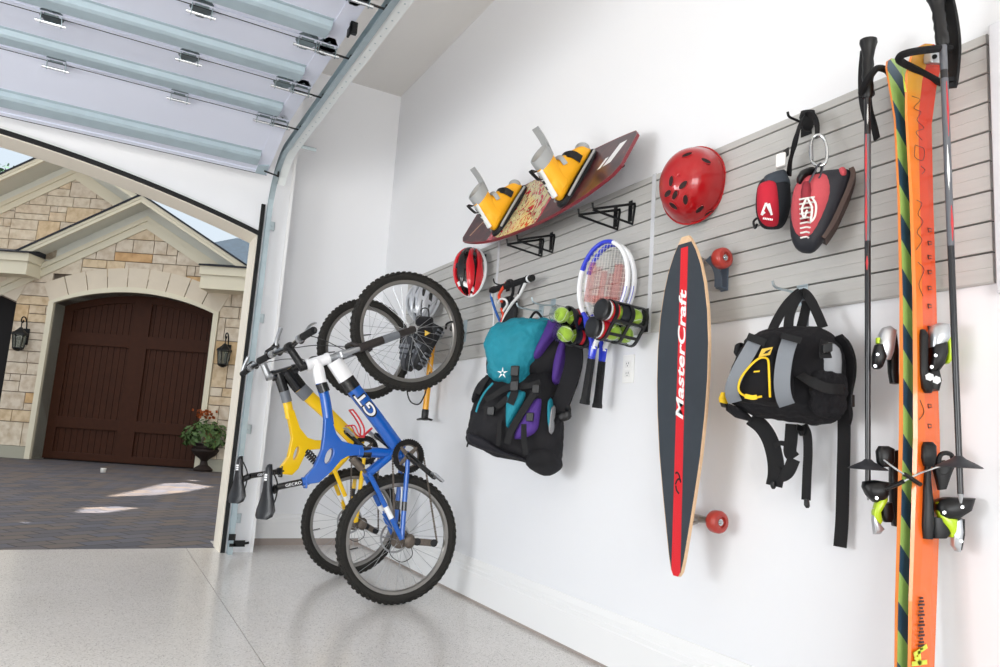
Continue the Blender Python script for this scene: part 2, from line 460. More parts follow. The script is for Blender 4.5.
# ============================================================ the court outside
def paver_material():
    m = mat('cobble_pavers', '#4a4548', .75)
    n, l, b = nodes(m)
    tc = n.new('ShaderNodeTexCoord'); mp = n.new('ShaderNodeMapping'); mp.inputs['Rotation'].default_value = (0, 0, -YAW)
    l.new(tc.outputs['Object'], mp.inputs['Vector'])
    br = n.new('ShaderNodeTexBrick'); br.inputs['Scale'].default_value = 1
    br.inputs['Brick Width'].default_value = .23; br.inputs['Row Height'].default_value = .15; br.inputs['Mortar Size'].default_value = .006
    br.inputs['Color1'].default_value = (0, 0, 0, 1); br.inputs['Color2'].default_value = (1, 1, 1, 1); br.inputs['Mortar'].default_value = (.0, .0, .0, 1)
    l.new(mp.outputs[0], br.inputs['Vector'])
    r = ramp(m, [(0, '#3f3d42'), (.3, '#474750'), (.5, '#5f544d'), (.7, '#50505a'), (1, '#695e57')])
    ns = n.new('ShaderNodeTexNoise'); ns.inputs['Scale'].default_value = 1.1; ns.inputs['Detail'].default_value = 6; l.new(tc.outputs['Object'], ns.inputs['Vector'])
    mxf = n.new('ShaderNodeMix'); mxf.inputs[0].default_value = .5
    l.new(br.outputs['Color'], mxf.inputs[2]); l.new(ns.outputs['Fac'], mxf.inputs[3]); l.new(mxf.outputs[0], r.inputs[0])
    mm = n.new('ShaderNodeMix'); mm.data_type = 'RGBA'; mm.inputs[7].default_value = lin('#2c2a2c')
    l.new(br.outputs['Fac'], mm.inputs[0]); l.new(r.outputs[0], mm.inputs[6]); l.new(mm.outputs[2], b.inputs['Base Color'])
    bp = n.new('ShaderNodeBump'); bp.inputs['Strength'].default_value = .6; bp.inputs['Distance'].default_value = .01; bp.invert = True
    l.new(br.outputs['Fac'], bp.inputs['Height']); l.new(bp.outputs[0], b.inputs['Normal'])
    return m
gd = MB().box((-60, 5.32, -.2), (60, 90, -.004))
dv = struct('driveway', gd, paver_material()); dv.name = 'driveway'
gd = MB().box((-60, -60, -.3), (60, 5.32, -.16))
struct('ground', gd, mat('ground_grey', '#8d8a86', .9))

# ---- stone house with arched garage doors, square to the photograph's heading
FD = Vector((math.cos(YAW), -math.sin(YAW), 0)); FN = Vector((math.sin(YAW), math.cos(YAW), 0))
FL = 12.505
HS = -6.38
house = thing('stone_house', FD*HS+FN*FL, 'tan stone house with gables and a brown arched garage door across the paved court', 'house', rot=-YAW)
def stone_material():
    m = mat('ashlar_stone', '#cdbfa6', .85)
    n, l, b = nodes(m)
    ge = n.new('ShaderNodeNewGeometry')
    r = ramp(m, [(0, '#dcd0be'), (.3, '#d5c8b6'), (.6, '#ddd1bd'), (.78, '#d6c6b0'), (.93, '#d9c4a4'), (.965, '#d4b68c'), (.985, '#cda06a'), (1, '#d4bc9c')], 'LINEAR')
    l.new(ge.outputs['Random Per Island'], r.inputs[0])
    tc = n.new('ShaderNodeTexCoord')
    ns = n.new('ShaderNodeTexNoise'); ns.inputs['Scale'].default_value = 9; ns.inputs['Detail'].default_value = 7; l.new(tc.outputs['Object'], ns.inputs['Vector'])
    r2 = ramp(m, [(.3, '#d8cdbf'), (.6, '#ffffff')]); l.new(ns.outputs['Fac'], r2.inputs[0])
    mx = n.new('ShaderNodeMix'); mx.data_type = 'RGBA'; mx.blend_type = 'MULTIPLY'; mx.inputs[0].default_value = .8
    l.new(r.outputs[0], mx.inputs[6]); l.new(r2.outputs[0], mx.inputs[7]); l.new(mx.outputs[2], b.inputs['Base Color'])
    bp = n.new('ShaderNodeBump'); bp.inputs['Strength'].default_value = .5; bp.inputs['Distance'].default_value = .02
    l.new(ns.outputs['Fac'], bp.inputs['Height']); l.new(bp.outputs[0], b.inputs['Normal'])
    return m
M_stone = stone_material()
M_stone2 = mat('arch_stone', '#d8ccb9', .85, bump=.4, bscale=12, var=.08, vscale=5)
M_mortar = mat('dark_mortar', '#85776a', .9)
M_cream = mat('cream_trim', '#ddd6c0', .6)
M_soffit = mat('soffit_board', '#dadbd2', .65)
M_shingle = mat('roof_shingle', '#2a2c33', .85, bump=.8, bscale=30, var=.4, vscale=15)
M_shingleb = mat('blue_shingle', '#1a2b3a', .85, bump=.8, bscale=12, var=.45, vscale=6)
M_brown = mat('dark_brown_wood', '#3d2012', .6, var=.3, spec=.25, vscale=10)
M_brownd = mat('dark_brown_groove', '#22120a', .6)
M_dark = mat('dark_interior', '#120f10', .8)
M_plinth = mat('grey_plinth', '#a7a596', .8)
DL, DR, DS, DAP = -1.31, 1.44, 2.66, 2.93    # opening sides, spring height, apex (about the gable's middle)
def seg_arch(x0, x1, zs, za, n=16):
    h = za-zs; w = (x1-x0)/2; R = (w*w+h*h)/(2*h); cx = (x0+x1)/2
    return [(x0+(x1-x0)*i/n, za-R+math.sqrt(max(0, R*R-(x0+(x1-x0)*i/n-cx)**2))) for i in range(n+1)], cx, R, za-R
def ashlar(x0, x1, z0, z1, seed):
    """random coursed rectangles filling a rectangle"""
    r = random.Random(seed); out = []; z = z0
    while z < z1-.02:
        h = r.choice([.2, .3, .4]); 
        if z+h > z1-.1: h = z1-z
        x = x0-r.random()*.3
        while x < x1:
            w = r.choice([.32, .42, .52, .66])
            if h > .25 and r.random() < .5:
                k = r.choice([.4, .5, .6]); out.append((x, x+w, z, z+h*k))
                if r.random() < .4: out.append((x, x+w, z+h*k, z+h))
                else:
                    q = w*r.choice([.45, .55]); out.append((x, x+q, z+h*k, z+h)); out.append((x+q, x+w, z+h*k, z+h))
            else: out.append((x, x+w, z, z+h))
            x += w
        z += h
    return out
def stones(rects, clips, y, name, parent, gap=.007, th=.03, inside=None):
    """rectangles cut to the convex region given by half planes (a, b, c): a*x + b*z <= c"""
    mb = MB()
    for (xa, xb, za, zb) in rects:
        poly = [(xa+gap, za+gap), (xb-gap, za+gap), (xb-gap, zb-gap), (xa+gap, zb-gap)]
        for a, b, c in clips:
            q = []
            for i in range(len(poly)):
                p, s = poly[i], poly[(i+1) % len(poly)]
                dp, ds = a*p[0]+b*p[1]-c, a*s[0]+b*s[1]-c
                if dp <= 0: q.append(p)
                if dp*ds < 0:
                    t = dp/(dp-ds); q.append((p[0]+(s[0]-p[0])*t, p[1]+(s[1]-p[1])*t))
            poly = q
            if len(poly) < 3: break
        if len(poly) < 3: continue
        if inside and not inside(poly): continue
        mb.prism([(p[0], y, p[1]) for p in poly], (0, -th, 0))
    return mb.build(name, M_stone, parent, local=True)
# backing wall (mortar) round the opening
def wall_with_arch(mb, xl, xr, z1, a0, a1, zs, za, y0, y1):
    pts, *_ = seg_arch(a0, a1, zs, za)
    mb.box((xl, y0, 0), (a0, y1, z1)); mb.box((a1, y0, 0), (xr, y1, z1))
    mb.rings([[Vector((x, y0, z)), Vector((x, y1, z)), Vector((x, y1, z1)), Vector((x, y0, z1))] for x, z in pts])
wl = MB(); wall_with_arch(wl, -1.98, 4.2, 3.3, DL, DR, DS, DAP, .0, .32)
LD0, LD1 = -4.78, -1.98
wall_with_arch(wl, -7.0, -1.98, 3.3, LD0, LD1, 2.62, 2.9, .0, .32)
wl.prism([(-1.9, 0, 3.1), (1.9, 0, 3.1), (.03, 0, 4.16)], (0, .3, 0))
wl.build('house_wall', M_mortar, house, local=True)
pts, acx, aR, acz = seg_arch(DL-.1, DR+.1, DS, DAP+.06)
VO = .36
def clear_of_arch(poly):
    cx = sum(p[0] for p in poly)/len(poly); cz = sum(p[1] for p in poly)/len(poly)
    def blocked(a0, a1, zs, za):
        pts, c, R, zc = seg_arch(a0, a1, zs, za)
        if not a0 < cx < a1: return False
        return cz < zc+R*.0+math.sqrt(max(0, R*R-(cx-c)**2))+.1
    return not blocked(DL-.05, DR+.05, DS, DAP) and not blocked(LD0-.05, LD1+.05, 2.62, 2.9)
# piers and the gable face
sl_g = .575
stones(ashlar(DR+.1, 4.0, .2, 3.6, 3), [(sl_g, 1, 4.11+sl_g*.02), (-1, 0, -(DR+.1))], -.0, 'pier_stones', house)
stones(ashlar(LD1+.02, DL-.1, .2, 3.6, 5), [(1, 0, DL-.1), (-1, 0, -(LD1+.02))], -.0, 'pier_stones', house)
stones(ashlar(-2.0, 2.0, 3.17, 4.3, 11), [(sl_g, 1, 4.08+sl_g*.09), (-sl_g, 1, 4.08-sl_g*.09)], -.0, 'gable_stones', house)
def above_voussoir(poly):
    cx = sum(p[0] for p in poly)/len(poly); cz = sum(p[1] for p in poly)/len(poly)
    return True
def ring_stones(a0, a1, zs, za, n, name):
    pts, cx, R, zc = seg_arch(a0, a1, zs, za)
    mb = MB(); t0 = math.atan2(zs-zc, a1-cx); t1 = PI-t0
    for i in range(n):
        a, b = t0+(t1-t0)*i/n, t0+(t1-t0)*(i+1)/n
        g = .008/R
        q = []
        for t, rr in ((a+g, R), (b-g, R), (b-g, R+VO), (a+g, R+VO)):
            q.append((cx+rr*math.cos(t), -.005, zc+rr*math.sin(t)))
        mb.prism(q, (0, -.035, 0))
    mb.build(name, M_stone2, house, local=True)
ring_stones(DL-.08, DR+.08, DS+.0, DAP+.07, 9, 'arch_stones')
ring_stones(LD0-.05, LD1+.02, 2.64, 2.93, 9, 'arch_stones')
for xa_, xb_ in ((DR+.09, 4.2), (LD1, DL-.09)): MB().box((xa_, -.05, 0), (xb_, .0, .2)).build('plinth', M_plinth, house, local=True)
# cream surround and reveal of the opening
su = MB()
def band(mb, a0, a1, zs, za, w, y0, y1):
    i_, *_ = seg_arch(a0, a1, zs, za); o_, *_ = seg_arch(a0-w, a1+w, zs+w*.2, za+w)
    I = [(a0, 0)]+i_+[(a1, 0)]; O = [(a0-w, 0)]+o_+[(a1+w, 0)]
    mb.rings([[Vector((p[0], y0, p[1])), Vector((p[0], y1, p[1])), Vector((q[0], y1, q[1])), Vector((q[0], y0, q[1]))] for p, q in zip(I, O)])
band(su, DL, DR, DS, DAP, .09, -.06, .02)
su.build('door_surround', M_cream, house, local=True)
rv = MB(); band(rv, DL, DR, DS, DAP, .02, .02, .34)
rv.build('door_reveal', mat('reveal_stucco', '#b9bcb2', .8), house, local=True)
# brown arched garage door: framed plank panels
gdr = MB()
ins, *_ = seg_arch(DL-.02, DR+.02, DS, DAP, 24)
gdr.prism([(DL-.02, .335, 0)]+[(x, .335, z) for x, z in ins]+[(DR+.02, .335, 0)], (0, .05, 0))
gate = gdr.build('garage_door', M_brownd, house, local=True)
dw = DR-DL; mid = (DL+DR)/2; Z3 = 2.15
pk = MB()
nplank = 26
for i in range(nplank):
    xa = DL+dw*i/nplank; xb = DL+dw*(i+1)/nplank
    def az(x): return [z for xx, z in ins if True][0]
    zt = min(DS+(DAP-DS)*(1-((xa-mid)/(dw/2))**2), DS+(DAP-DS)*(1-((xb-mid)/(dw/2))**2))
    pk.box((xa+.004, .318, .02), (xb-.004, .34, zt-.03))
pk.build('planks', M_brown, gate, local=True)
fm = MB()
for xa, xb in ((DL, DL+.16), (mid-.15, mid+.15), (DR-.16, DR)):
    fm.box((xa, .285, .02), (xb, .33, DS+(DAP-DS)*.98*(1-((xa+xb)/2-mid)**2/(dw/2)**2)))
for za, zb in ((.02, .14), (.55, .74), (2.0, 2.22)): fm.box((DL, .287, za), (DR, .33, zb))
fm.rings([[Vector((x, .287, z+.01)), Vector((x, .33, z+.01)), Vector((x, .33, z-.13)), Vector((x, .287, z-.13))] for x, z in ins[1:-1]])
fm.build('door_frame', M_brown, gate, local=True, bevel=.006)
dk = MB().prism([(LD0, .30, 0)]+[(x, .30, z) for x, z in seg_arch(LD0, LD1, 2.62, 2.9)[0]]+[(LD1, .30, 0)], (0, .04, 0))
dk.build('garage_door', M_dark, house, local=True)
# gable roof with deep rake overhang
def gable(ax, az, half, slope, y0, over, back, name, parent, fas=.12, ay=0.0, leftcut=None):
    """ax, az = apex of the wall face; slabs run from y0-over back to y0+back"""
    for s in (-1, 1):
        def P(t, dz, y): return Vector((ax+s*t, y, az-slope*t+dz))
        L = half
        d0, d1 = .40, .44
        rf = MB(); rf.prism([P(0, .535, y0-over-.03), P(L, .535, y0-over-.03), P(L, .50, y0-over-.03), P(0, .50, y0-over-.03)], (0, over+back, 0))
        rf.build('roof', M_shingle, parent, local=True)
        fa = MB(); fa.prism([P(0, .50, y0-over), P(L, .50, y0-over), P(L, .385, y0-over), P(0, .385, y0-over)], (0, .03, 0))
        fa.prism([P(0, .50, y0-over-.012), P(L, .50, y0-over-.012), P(L, .45, y0-over-.012), P(0, .45, y0-over-.012)], (0, .02, 0))
        fa.build('fascia', M_cream, parent, local=True)
        so = MB(); so.prism([P(0, .41, y0-over+.02), P(L, .41, y0-over+.02), P(L, .39, y0-over+.02), P(0, .39, y0-over+.02)], (0, over+.05, 0))
        so.build('soffit', M_soffit, parent, local=True)
        fr = MB()
        for (za, zb, th) in ((.23, .14, .075), (.14, .0, .05)):
            fr.prism([P(0, za, y0-th), P(L, za, y0-th), P(L, zb, y0-th), P(0, zb, y0-th)], (0, th, 0))
        fr.build('frieze', M_cream, parent, local=True)
        fb = MB().prism([P(0, .40, y0-.03), P(L, .40, y0-.03), P(L, .22, y0-.03), P(0, .22, y0-.03)], (0, .03, 0)); fb.build('frieze_board', M_soffit, parent, local=True)
gable(.09, 4.07, 2.35, sl_g, 0.0, .36, 3.0, 'gable', house)
# cornice returns, each a two-tier box under a small shingled cap
def ret(x0, x1, z0, z1, dpt):
    q = MB(); zm = z0+(z1-z0)*.62
    q.box((x0, -dpt+.03, z0), (x1, .0, zm)); q.box((x0-.02 if x0 > 0 else x0, -dpt, zm), (x1+(.02 if x0 < 0 else 0), .0, z1))
    q.build('cornice_return', M_cream, house, local=True)
    c_ = MB(); e = .035
    c_.rings([[Vector((x0-(e if x0 > 0 else 0), -dpt-e, z1)), Vector((x1+(e if x0 < 0 else 0), -dpt-e, z1)), Vector((x1+(e if x0 < 0 else 0), 0, z1)), Vector((x0-(e if x0 > 0 else 0), 0, z1))],
              [Vector((x0-(e if x0 > 0 else 0), -dpt-e, z1+.025)), Vector((x1+(e if x0 < 0 else 0), -dpt-e, z1+.025)), Vector((x1+(e if x0 < 0 else 0), 0, z1+.14)), Vector((x0-(e if x0 > 0 else 0), 0, z1+.14))]])
    c_.build('cornice_cap', M_shingle, house, local=True)
ret(-4.5, -1.62, 3.05, 3.41, .46)
ret(1.30, 4.0, 3.02, 3.40, .46)
# larger gable behind, on the left
GB = 1.15
gx, gz = -1.98, 5.25
bw = MB().prism([(gx-3.4, GB, gz-3.4*.59), (gx+3.4, GB, gz-3.4*.59), (gx, GB, gz)], (0, .2, 0))
bw.build('house_wall', M_mortar, house, local=True)
stones(ashlar(gx-3.4, gx+2.6, 3.2, gz+.2, 23), [(.59, 1, gz+.59*gx), (-.59, 1, gz-.59*gx)], GB, 'gable_stones', house)
gable(gx, gz, 3.6, .59, GB, .50, 2.2, 'gable', house)

# unseen wall added right of the court, holes cut to shape the sun patches
SUNV = (FD*math.cos(math.radians(8))+FN*math.sin(math.radians(8)))*math.cos(math.radians(36))+Vector((0, 0, math.sin(math.radians(36))))
WS = .55
def to_sun_mask(px, py):
    p = at(px, py, 2, 0); t = (WS-p.dot(FD))/SUNV.dot(FD); q = p+SUNV*t
    return q
holes = []
for poly in ([(98, 497), (140, 488), (160, 483), (186, 482), (216, 486.5), (190, 492), (160, 495)], [(70, 512), (80, 507), (112, 505.5), (144, 508), (108, 513)], [(2, 523.5), (18, 521), (36, 522), (28, 526)], [(184, 479.5), (204, 480), (196, 481.7)]):
    holes.append([to_sun_mask(*p)-FD*.05 for p in poly])
wq = [FD*(WS-.05)+FN*d+Vector((0, 0, z)) for d, z in ((4.6, 0), (24, 0), (24, 8.6), (4.6, 8.6))]
wg = MB(); bm = bmesh.new(); es = []
for loop in [wq]+holes:
    vs_ = [bm.verts.new(p) for p in loop]
    for i in range(len(vs_)): es.append(bm.edges.new((vs_[i], vs_[(i+1) % len(vs_)])))
bmesh.ops.triangle_fill(bm, use_beauty=True, use_dissolve=False, edges=es); bm.verts.index_update()
bv = [v.co.copy() for v in bm.verts]; tr_ = [[v.index for v in f.verts] for f in bm.faces]; bm.free()
nbv = len(bv); ff = tr_+[[i+nbv for i in reversed(t)] for t in tr_]; k = 0
for loop in [wq]+holes:
    m_ = len(loop)
    for i in range(m_): a_, b_ = k+i, k+(i+1) % m_; ff.append((a_, b_, b_+nbv, a_+nbv))
    k += m_
wg.add(bv+[p+FD*.1 for p in bv], ff); wg.build('sun_mask_wall', mat('sun_mask_pale', '#e6ded0', .8), house)

# ---- wall lanterns
def lantern(lx, lz, label):
    c = FD*(HS+lx)+FN*FL+Vector((0, 0, lz))
    t = thing('wall_lantern', c, label, 'wall light', 'black lanterns on the stone piers', rot=-YAW)
    M_iron = mat('black_iron', '#0b0c0d', .45, metal=.3)
    p = MB().box((-.05, -.06, -.16), (.05, -.03, .12)); p.build('backplate', M_iron, t, local=True, bevel=.008)
    a = MB()
    sp = [(0, -.05, .05), (0, -.07, .2), (0, -.12, .29), (0, -.19, .30), (0, -.225, .25), (0, -.2, .205), (0, -.165, .22), (0, -.17, .25)]
    a.tube(spline(sp, 6), .011, 8); a.tube([(0, -.2, .21), (0, -.2, .10)], .009, 8)
    a.build('scroll_arm', M_iron, t, local=True)
    def hexr(r, z): return [Vector((r*math.cos(PI/6+PI/3*k), -.2+r*math.sin(PI/6+PI/3*k), z)) for k in range(6)]
    r_ = MB().rings([hexr(.13, -.01), hexr(.12, .02), hexr(.05, .08), hexr(.02, .12)]); r_.build('lantern_roof', M_iron, t, local=True)
    g_ = MB().rings([hexr(.105, -.01), hexr(.075, -.23)]); g_.build('glass', mat('seeded_glass', '#9aa097', .15, trans=.7, ior=1.2), t, local=True)
    f_ = MB()
    hi, lo = hexr(.108, -.01), hexr(.078, -.23)
    for k in range(6): f_.tube([hi[k], lo[k]], .008, 6)
    f_.build('bars', M_iron, t, local=True)
    b_ = MB().rings([hexr(.085, -.225), hexr(.09, -.24), hexr(.06, -.265), hexr(.02, -.285)]); b_.build('lantern_base', M_iron, t, local=True)
lantern(-1.70, 2.06, 'black iron wall lantern left of the brown garage door, between two arches')
lantern(1.76, 2.02, 'black iron wall lantern right of the brown garage door, above the flower urn')

# ---- flower urn
uc = at(203, 471, 2, 0)
urn = thing('flower_urn', uc, 'dark footed urn of green leaves and orange flowers beside the brown garage door', 'planter')
M_urn = mat('dark_urn', '#2d221e', .6, var=.3)
u_ = MB().lathe([(.15, 0), (.16, .03), (.13, .06), (.07, .10), (.05, .16), (.08, .20), (.17, .26), (.22, .33), (.22, .36), (.19, .38), (.2, .43), (.24, .45), (.24, .47), (.2, .465), (.19, .40)], uc, n=28)
u_.build('urn', M_urn, urn, smooth=True)
M_leafg = mat('leaf_green', '#46602f', .55, var=.5, vscale=8); M_flower = mat('orange_petal', '#a8592c', .6)
r = random.Random(4)
lf = MB(); fw = MB()
for i in range(420):
    th = r.random()*2*PI; u = r.random(); ph = math.acos(1-1.35*u) if u < .99 else 1.8
    R = .40*(.55+.45*r.random()); 
    d = Vector((math.sin(ph)*math.cos(th)*1.05, math.sin(ph)*math.sin(th), math.cos(ph)*.85))
    p = uc+Vector((0, 0, .52))+d*R
    if p.z < uc.z+.34: p.z = uc.z+.34+r.random()*.15
    n_ = (d+Vector((r.uniform(-.6, .6), r.uniform(-.6, .6), r.uniform(-.2, .8)))).normalized(); tt = n_.orthogonal().normalized(); tt = Matrix.Rotation(r.random()*6.28, 3, n_) @ tt; w = n_.cross(tt)
    s = r.uniform(.04, .085)
    lf.add([p-tt*s, p-w*s*.45+n_*s*.1, p+tt*s, p+w*s*.45+n_*s*.1], [(0, 1, 2, 3)])
q = lf.build('foliage', M_leafg, urn); q['kind'] = 'stuff'
for i in range(38):
    th = r.uniform(2.2, 5.4); p = uc+Vector((math.cos(th)*.26*r.random()-.03, math.sin(th)*.26*r.random(), .88+.12*r.random()))
    for k in range(4):
        n_ = Vector((r.uniform(-1, 1), r.uniform(-1, 1), r.uniform(0, 1))).normalized(); tt = n_.orthogonal(); w = n_.cross(tt); s = .022
        fw.add([p-tt*s, p-w*s, p+tt*s, p+w*s], [(0, 1, 2, 3)])
q = fw.build('flowers', M_flower, urn); q['kind'] = 'stuff'
# small white cup on the pavers
pc = at(103, 472.5, 2, 0)
cu_ = MB().lathe([(.032, 0), (.035, .006), (.038, .06), (.035, .062), (.03, .012)], pc, n=20)
tag(cu_.build('white_block', mat('white_card', '#e4e2de', .6), None, smooth=True), 'small white object lying on the dark pavers before the garage door', 'object')
# ---- hipped roof and tree farther off
def fpt(px, py, depth):
    d = ray(px, py); t = depth/(d.dot(FN)); return EYE+d*t
hc = fpt(236, 262, 26); hc.z = 0
nb = thing('neighbouring_house', hc, 'distant house with a blue-grey shingled hip roof, right of the stone gable', 'house', rot=-YAW)
ap = fpt(236, 238, 26); zr = ap.z
w_ = MB().box((-3.2, -3, 0), (4.2, 3, zr-2.3)); w_.build('house_wall', M_cream, nb, local=True)
rf = MB().add([(-3.9, -3.6, zr-2.35), (4.6, -3.6, zr-2.35), (4.6, 3.6, zr-2.35), (-3.9, 3.6, zr-2.35), (-.1, 0, zr), (1.2, 0, zr)], [(0, 1, 5, 4), (1, 2, 5), (2, 3, 4, 5), (3, 0, 4), (3, 2, 1, 0)])
rf.build('roof', M_shingleb, nb, local=True)
tp = fpt(-6, 170, 30); tb = Vector((tp.x, tp.y, 0))
tr = thing('tree', tb, 'green treetop showing past the left gable, at the edge of the sky', 'tree')
tk = MB().tube([tb, tb+Vector((.1, 0, tp.z*.5)), tb+Vector((0, .1, tp.z*.8))], [.25, .2, .1], 10); tk.build('trunk', mat('bark', '#4a3c30', .9), tr)
cr = MB()
for i in range(2600):
    d = Vector((r.gauss(0, 1), r.gauss(0, 1), r.gauss(0, 1))).normalized()*(r.random()**.4)
    p = Vector((tp.x+d.x*2.2, tp.y+d.y*2.2, tp.z-2.0+d.z*2.4)); n_ = Vector((r.uniform(-1, 1), r.uniform(-1, 1), r.uniform(0, 1))).normalized(); t_ = n_.orthogonal().normalized(); w = n_.cross(t_); s = r.uniform(.1, .2)
    cr.add([p-t_*s, p-w*s*.5, p+t_*s, p+w*s*.5], [(0, 1, 2, 3)])
q = cr.build('crown', mat('tree_leaf', '#35573c', .6, var=.4, vscale=3), tr); q['kind'] = 'stuff'
# ============================================================ two mountain bikes hung upright by the front wheel
M_tire = mat('tyre_rubber', '#24221f', .85, bump=.4, bscale=120)
M_rim = mat('rim_aluminium', '#8d8a86', .35, metal=.8)
M_spoke = mat('spoke_steel', '#a9abad', .3, metal=.9)
M_dirt = mat('dirty_steel', '#6b625a', .55, metal=.6, var=.4, vscale=60)
M_bluef = mat('blue_paint', '#0b58b2', .28, coat=.6)
M_yelf = mat('yellow_paint', '#f6c709', .3, coat=.6)
M_whitef = mat('white_paint', '#eeeef0', .3, coat=.5)
M_blackg = mat('black_gloss', '#0c0c0e', .25, coat=.5)
M_greyf = mat('grey_paint', '#6e7278', .35, coat=.3)
M_red = mat('red_wire', '#c21f2c', .35, coat=.3)
M_forkb = mat('fork_brown', '#2b2523', .5, var=.3, vscale=40)
M_saddle = mat('saddle_vinyl', '#14151a', .32)
M_whitemark = mat('white_mark', '#e9e9ea', .5)

def plate(mb, outline, holes, ext):
    """outline with holes, swept by ext"""
    bm = bmesh.new(); es = []
    for loop in [outline]+holes:
        vs = [bm.verts.new(p) for p in loop]
        for i in range(len(vs)): es.append(bm.edges.new((vs[i], vs[(i+1) % len(vs)])))
    bmesh.ops.triangle_fill(bm, use_beauty=True, use_dissolve=False, edges=es)
    bm.verts.index_update()
    base = [v.co.copy() for v in bm.verts]; tris = [[v.index for v in f.verts] for f in bm.faces]
    n = len(base); e = Vector(ext); fs = [t for t in tris]+[[i+n for i in reversed(t)] for t in tris]
    k = 0
    for loop in [outline]+holes:
        m = len(loop)
        for i in range(m): a, b = k+i, k+(i+1) % m; fs.append((a, b, b+n, a+n))
        k += m
    bm.free()
    mb.add(base+[p+e for p in base], fs)

def bike(S):
    P0, N = Vector(S['p0']), Vector(S['n']).normalized()      # plane of the bike; N points at the viewer (drive side)
    def B(p, l=0.0):
        d = ray(*p); t = (P0-EYE).dot(N)/d.dot(N); return EYE+d*t+N*l
    fwd0 = B(S['front'])-B(S['rear']); F = fwd0.normalized(); U = N.cross(F)      # bike's forward and up
    if U.x > 0: U = -U
    rear = B(S['rear'])
    root = thing('mountain_bike', Vector((rear.x, rear.y, 0)), S['label'], 'bicycle', 'mountain bikes hung upright by the front wheel')
    cm = S['main']
    # ---------- wheels
    def wheel(c, name, R):
        rm = MB()
        prof = [(R-.062, -.011), (R-.048, -.0125), (R-.044, -.0125), (R-.05, -.006), (R-.05, .006), (R-.044, .0125), (R-.048, .0125), (R-.062, .011), (R-.068, .004), (R-.068, -.004)]
        nn = 64; ax = N; u = U; w = ax.cross(u)
        def pt(r, h, a): return c+ax*h+(u*math.cos(a)+w*math.sin(a))*r
        rm.rings([[pt(r, h, 2*PI*i/nn) for r, h in prof] for i in range(nn)], close=True)
        rim = rm.build(name, M_rim, root, smooth=True)
        t = MB(); rt = .024
        t.rings([[pt(R-.028+rt*math.cos(b)*1.0, rt*math.sin(b), 2*PI*i/nn) for b in [2*PI*k/12 for k in range(12)]] for i in range(nn)], close=True)
        nk = 62
        for i in range(nk):
            for b, off, hw, hl in ((-.95, .5, .0045, .010), (-.32, 0, .005, .007), (.32, .0, .005, .007), (.95, .5, .0045, .010)):
                a = 2*PI*(i+off)/nk
                e_r = (u*math.cos(a)+w*math.sin(a)); e_t = (-u*math.sin(a)+w*math.cos(a))
                nr = e_r*math.cos(b)+ax*math.sin(b); ns = -e_r*math.sin(b)+ax*math.cos(b)
                ctr = c+e_r*(R-.028)+nr*(rt+.0005)
                t.obox(ctr, e_t*hl, ns*hw, nr*.0042)
        t.build('tire', M_tire, rim)
        h = MB(); h.lathe([(.008, -.055), (.022, -.05), (.022, -.044), (.014, -.038), (.013, .03), (.022, .036), (.022, .042), (.008, .05)], c, N, 16)
        h.build('hub', M_dirt, rim, smooth=True)
        sp = None; ns_ = 28
        for i in range(ns_):
            a = 2*PI*i/ns_; side = 1 if i % 2 else -1; da = (.55 if (i//2) % 2 else -.55)
            p, q = pt(.02, side*.038, a+da), pt(R-.062, side*.004, a)
            MB().tube([p, q], .0011, 5).build('spoke', M_spoke, rim)
        v = MB().tube([pt(R-.066, 0, .2), pt(R-.11, 0, .2)], .003, 6); v.build('valve', M_black, rim)
        return rim
    fw = wheel(B(S['front']), 'front_wheel', S['R']); rw = wheel(B(S['rear']), 'rear_wheel', S['R'])
    # brake rotor and cassette
    ro = MB(); c = B(S['rear'], -.045)
    ro.torus(c, N, .074, .006, 40, 4)
    for k in range(5):
        a = 2*PI*k/5; ro.tube([c, c+(U*math.cos(a)+F*math.sin(a))*.072], .004, 5)
    ro.build('brake_rotor', M_spoke, rw)
    ca = MB(); c = B(S['rear'], .02)
    for k in range(7):
        r = .05-.0055*k; ca.lathe([(r*.6, k*.004), (r, k*.004), (r, k*.004+.002), (r*.6, k*.004+.002)], c, N, 22)
    ca.build('cassette', M_dirt, rw)
    # ---------- frame
    def tube(name, pts, rin, rlat, m, parent=root, n=12):
        pp = [B(p) for p in pts]; mb = MB(); q = spline(pp, 5) if len(pp) > 2 else pp
        mb.etube(q, (rin, rlat), F.cross(N) if False else (pp[-1]-pp[0]).cross(N), n=n, power=.85); return mb.build(name, m, parent, smooth=True)
    fr = MB()
    out = S['yplate']; hole = S['hole']
    hc, ha, hb_, hang = hole
    H = [B((hc[0]+ha*math.cos(t)*math.cos(hang)-hb_*math.sin(t)*math.sin(hang), hc[1]+ha*math.cos(t)*math.sin(hang)+hb_*math.sin(t)*math.cos(hang)), -.02) for t in [2*PI*i/14 for i in range(14)]]
    plate(fr, [B(p, -.02) for p in out], [H], N*.04)
    frame = fr.build('frame', cm, root, bevel=.009, seg=3)
    tube('seat_mast', S['mast'], .0255, .02, cm, frame)
    tube('down_tube', S['down'], S['downw'], .028, cm, frame)
    for nm, key, rin, m in S['bands']:
        tube(nm, key, rin, .0295, m, frame)
    ht = MB(); a, b = B(S['head'][0]), B(S['head'][1]); ht.tube([a, b], .027, 16); ht.tube([a, a+(b-a)*.12], .031, 16); ht.tube([b-(b-a)*.12, b], .031, 16)
    ht.build('head_tube', S['headm'], frame, smooth=True)
    bbm = MB(); c = B(S['bb']); bbm.lathe([(.024, -.036), (.026, -.03), (.026, .03), (.024, .036)], c, N, 16); bbm.build('bottom_bracket', cm, frame, smooth=True)
    # ---------- swing arm
    sw = MB()
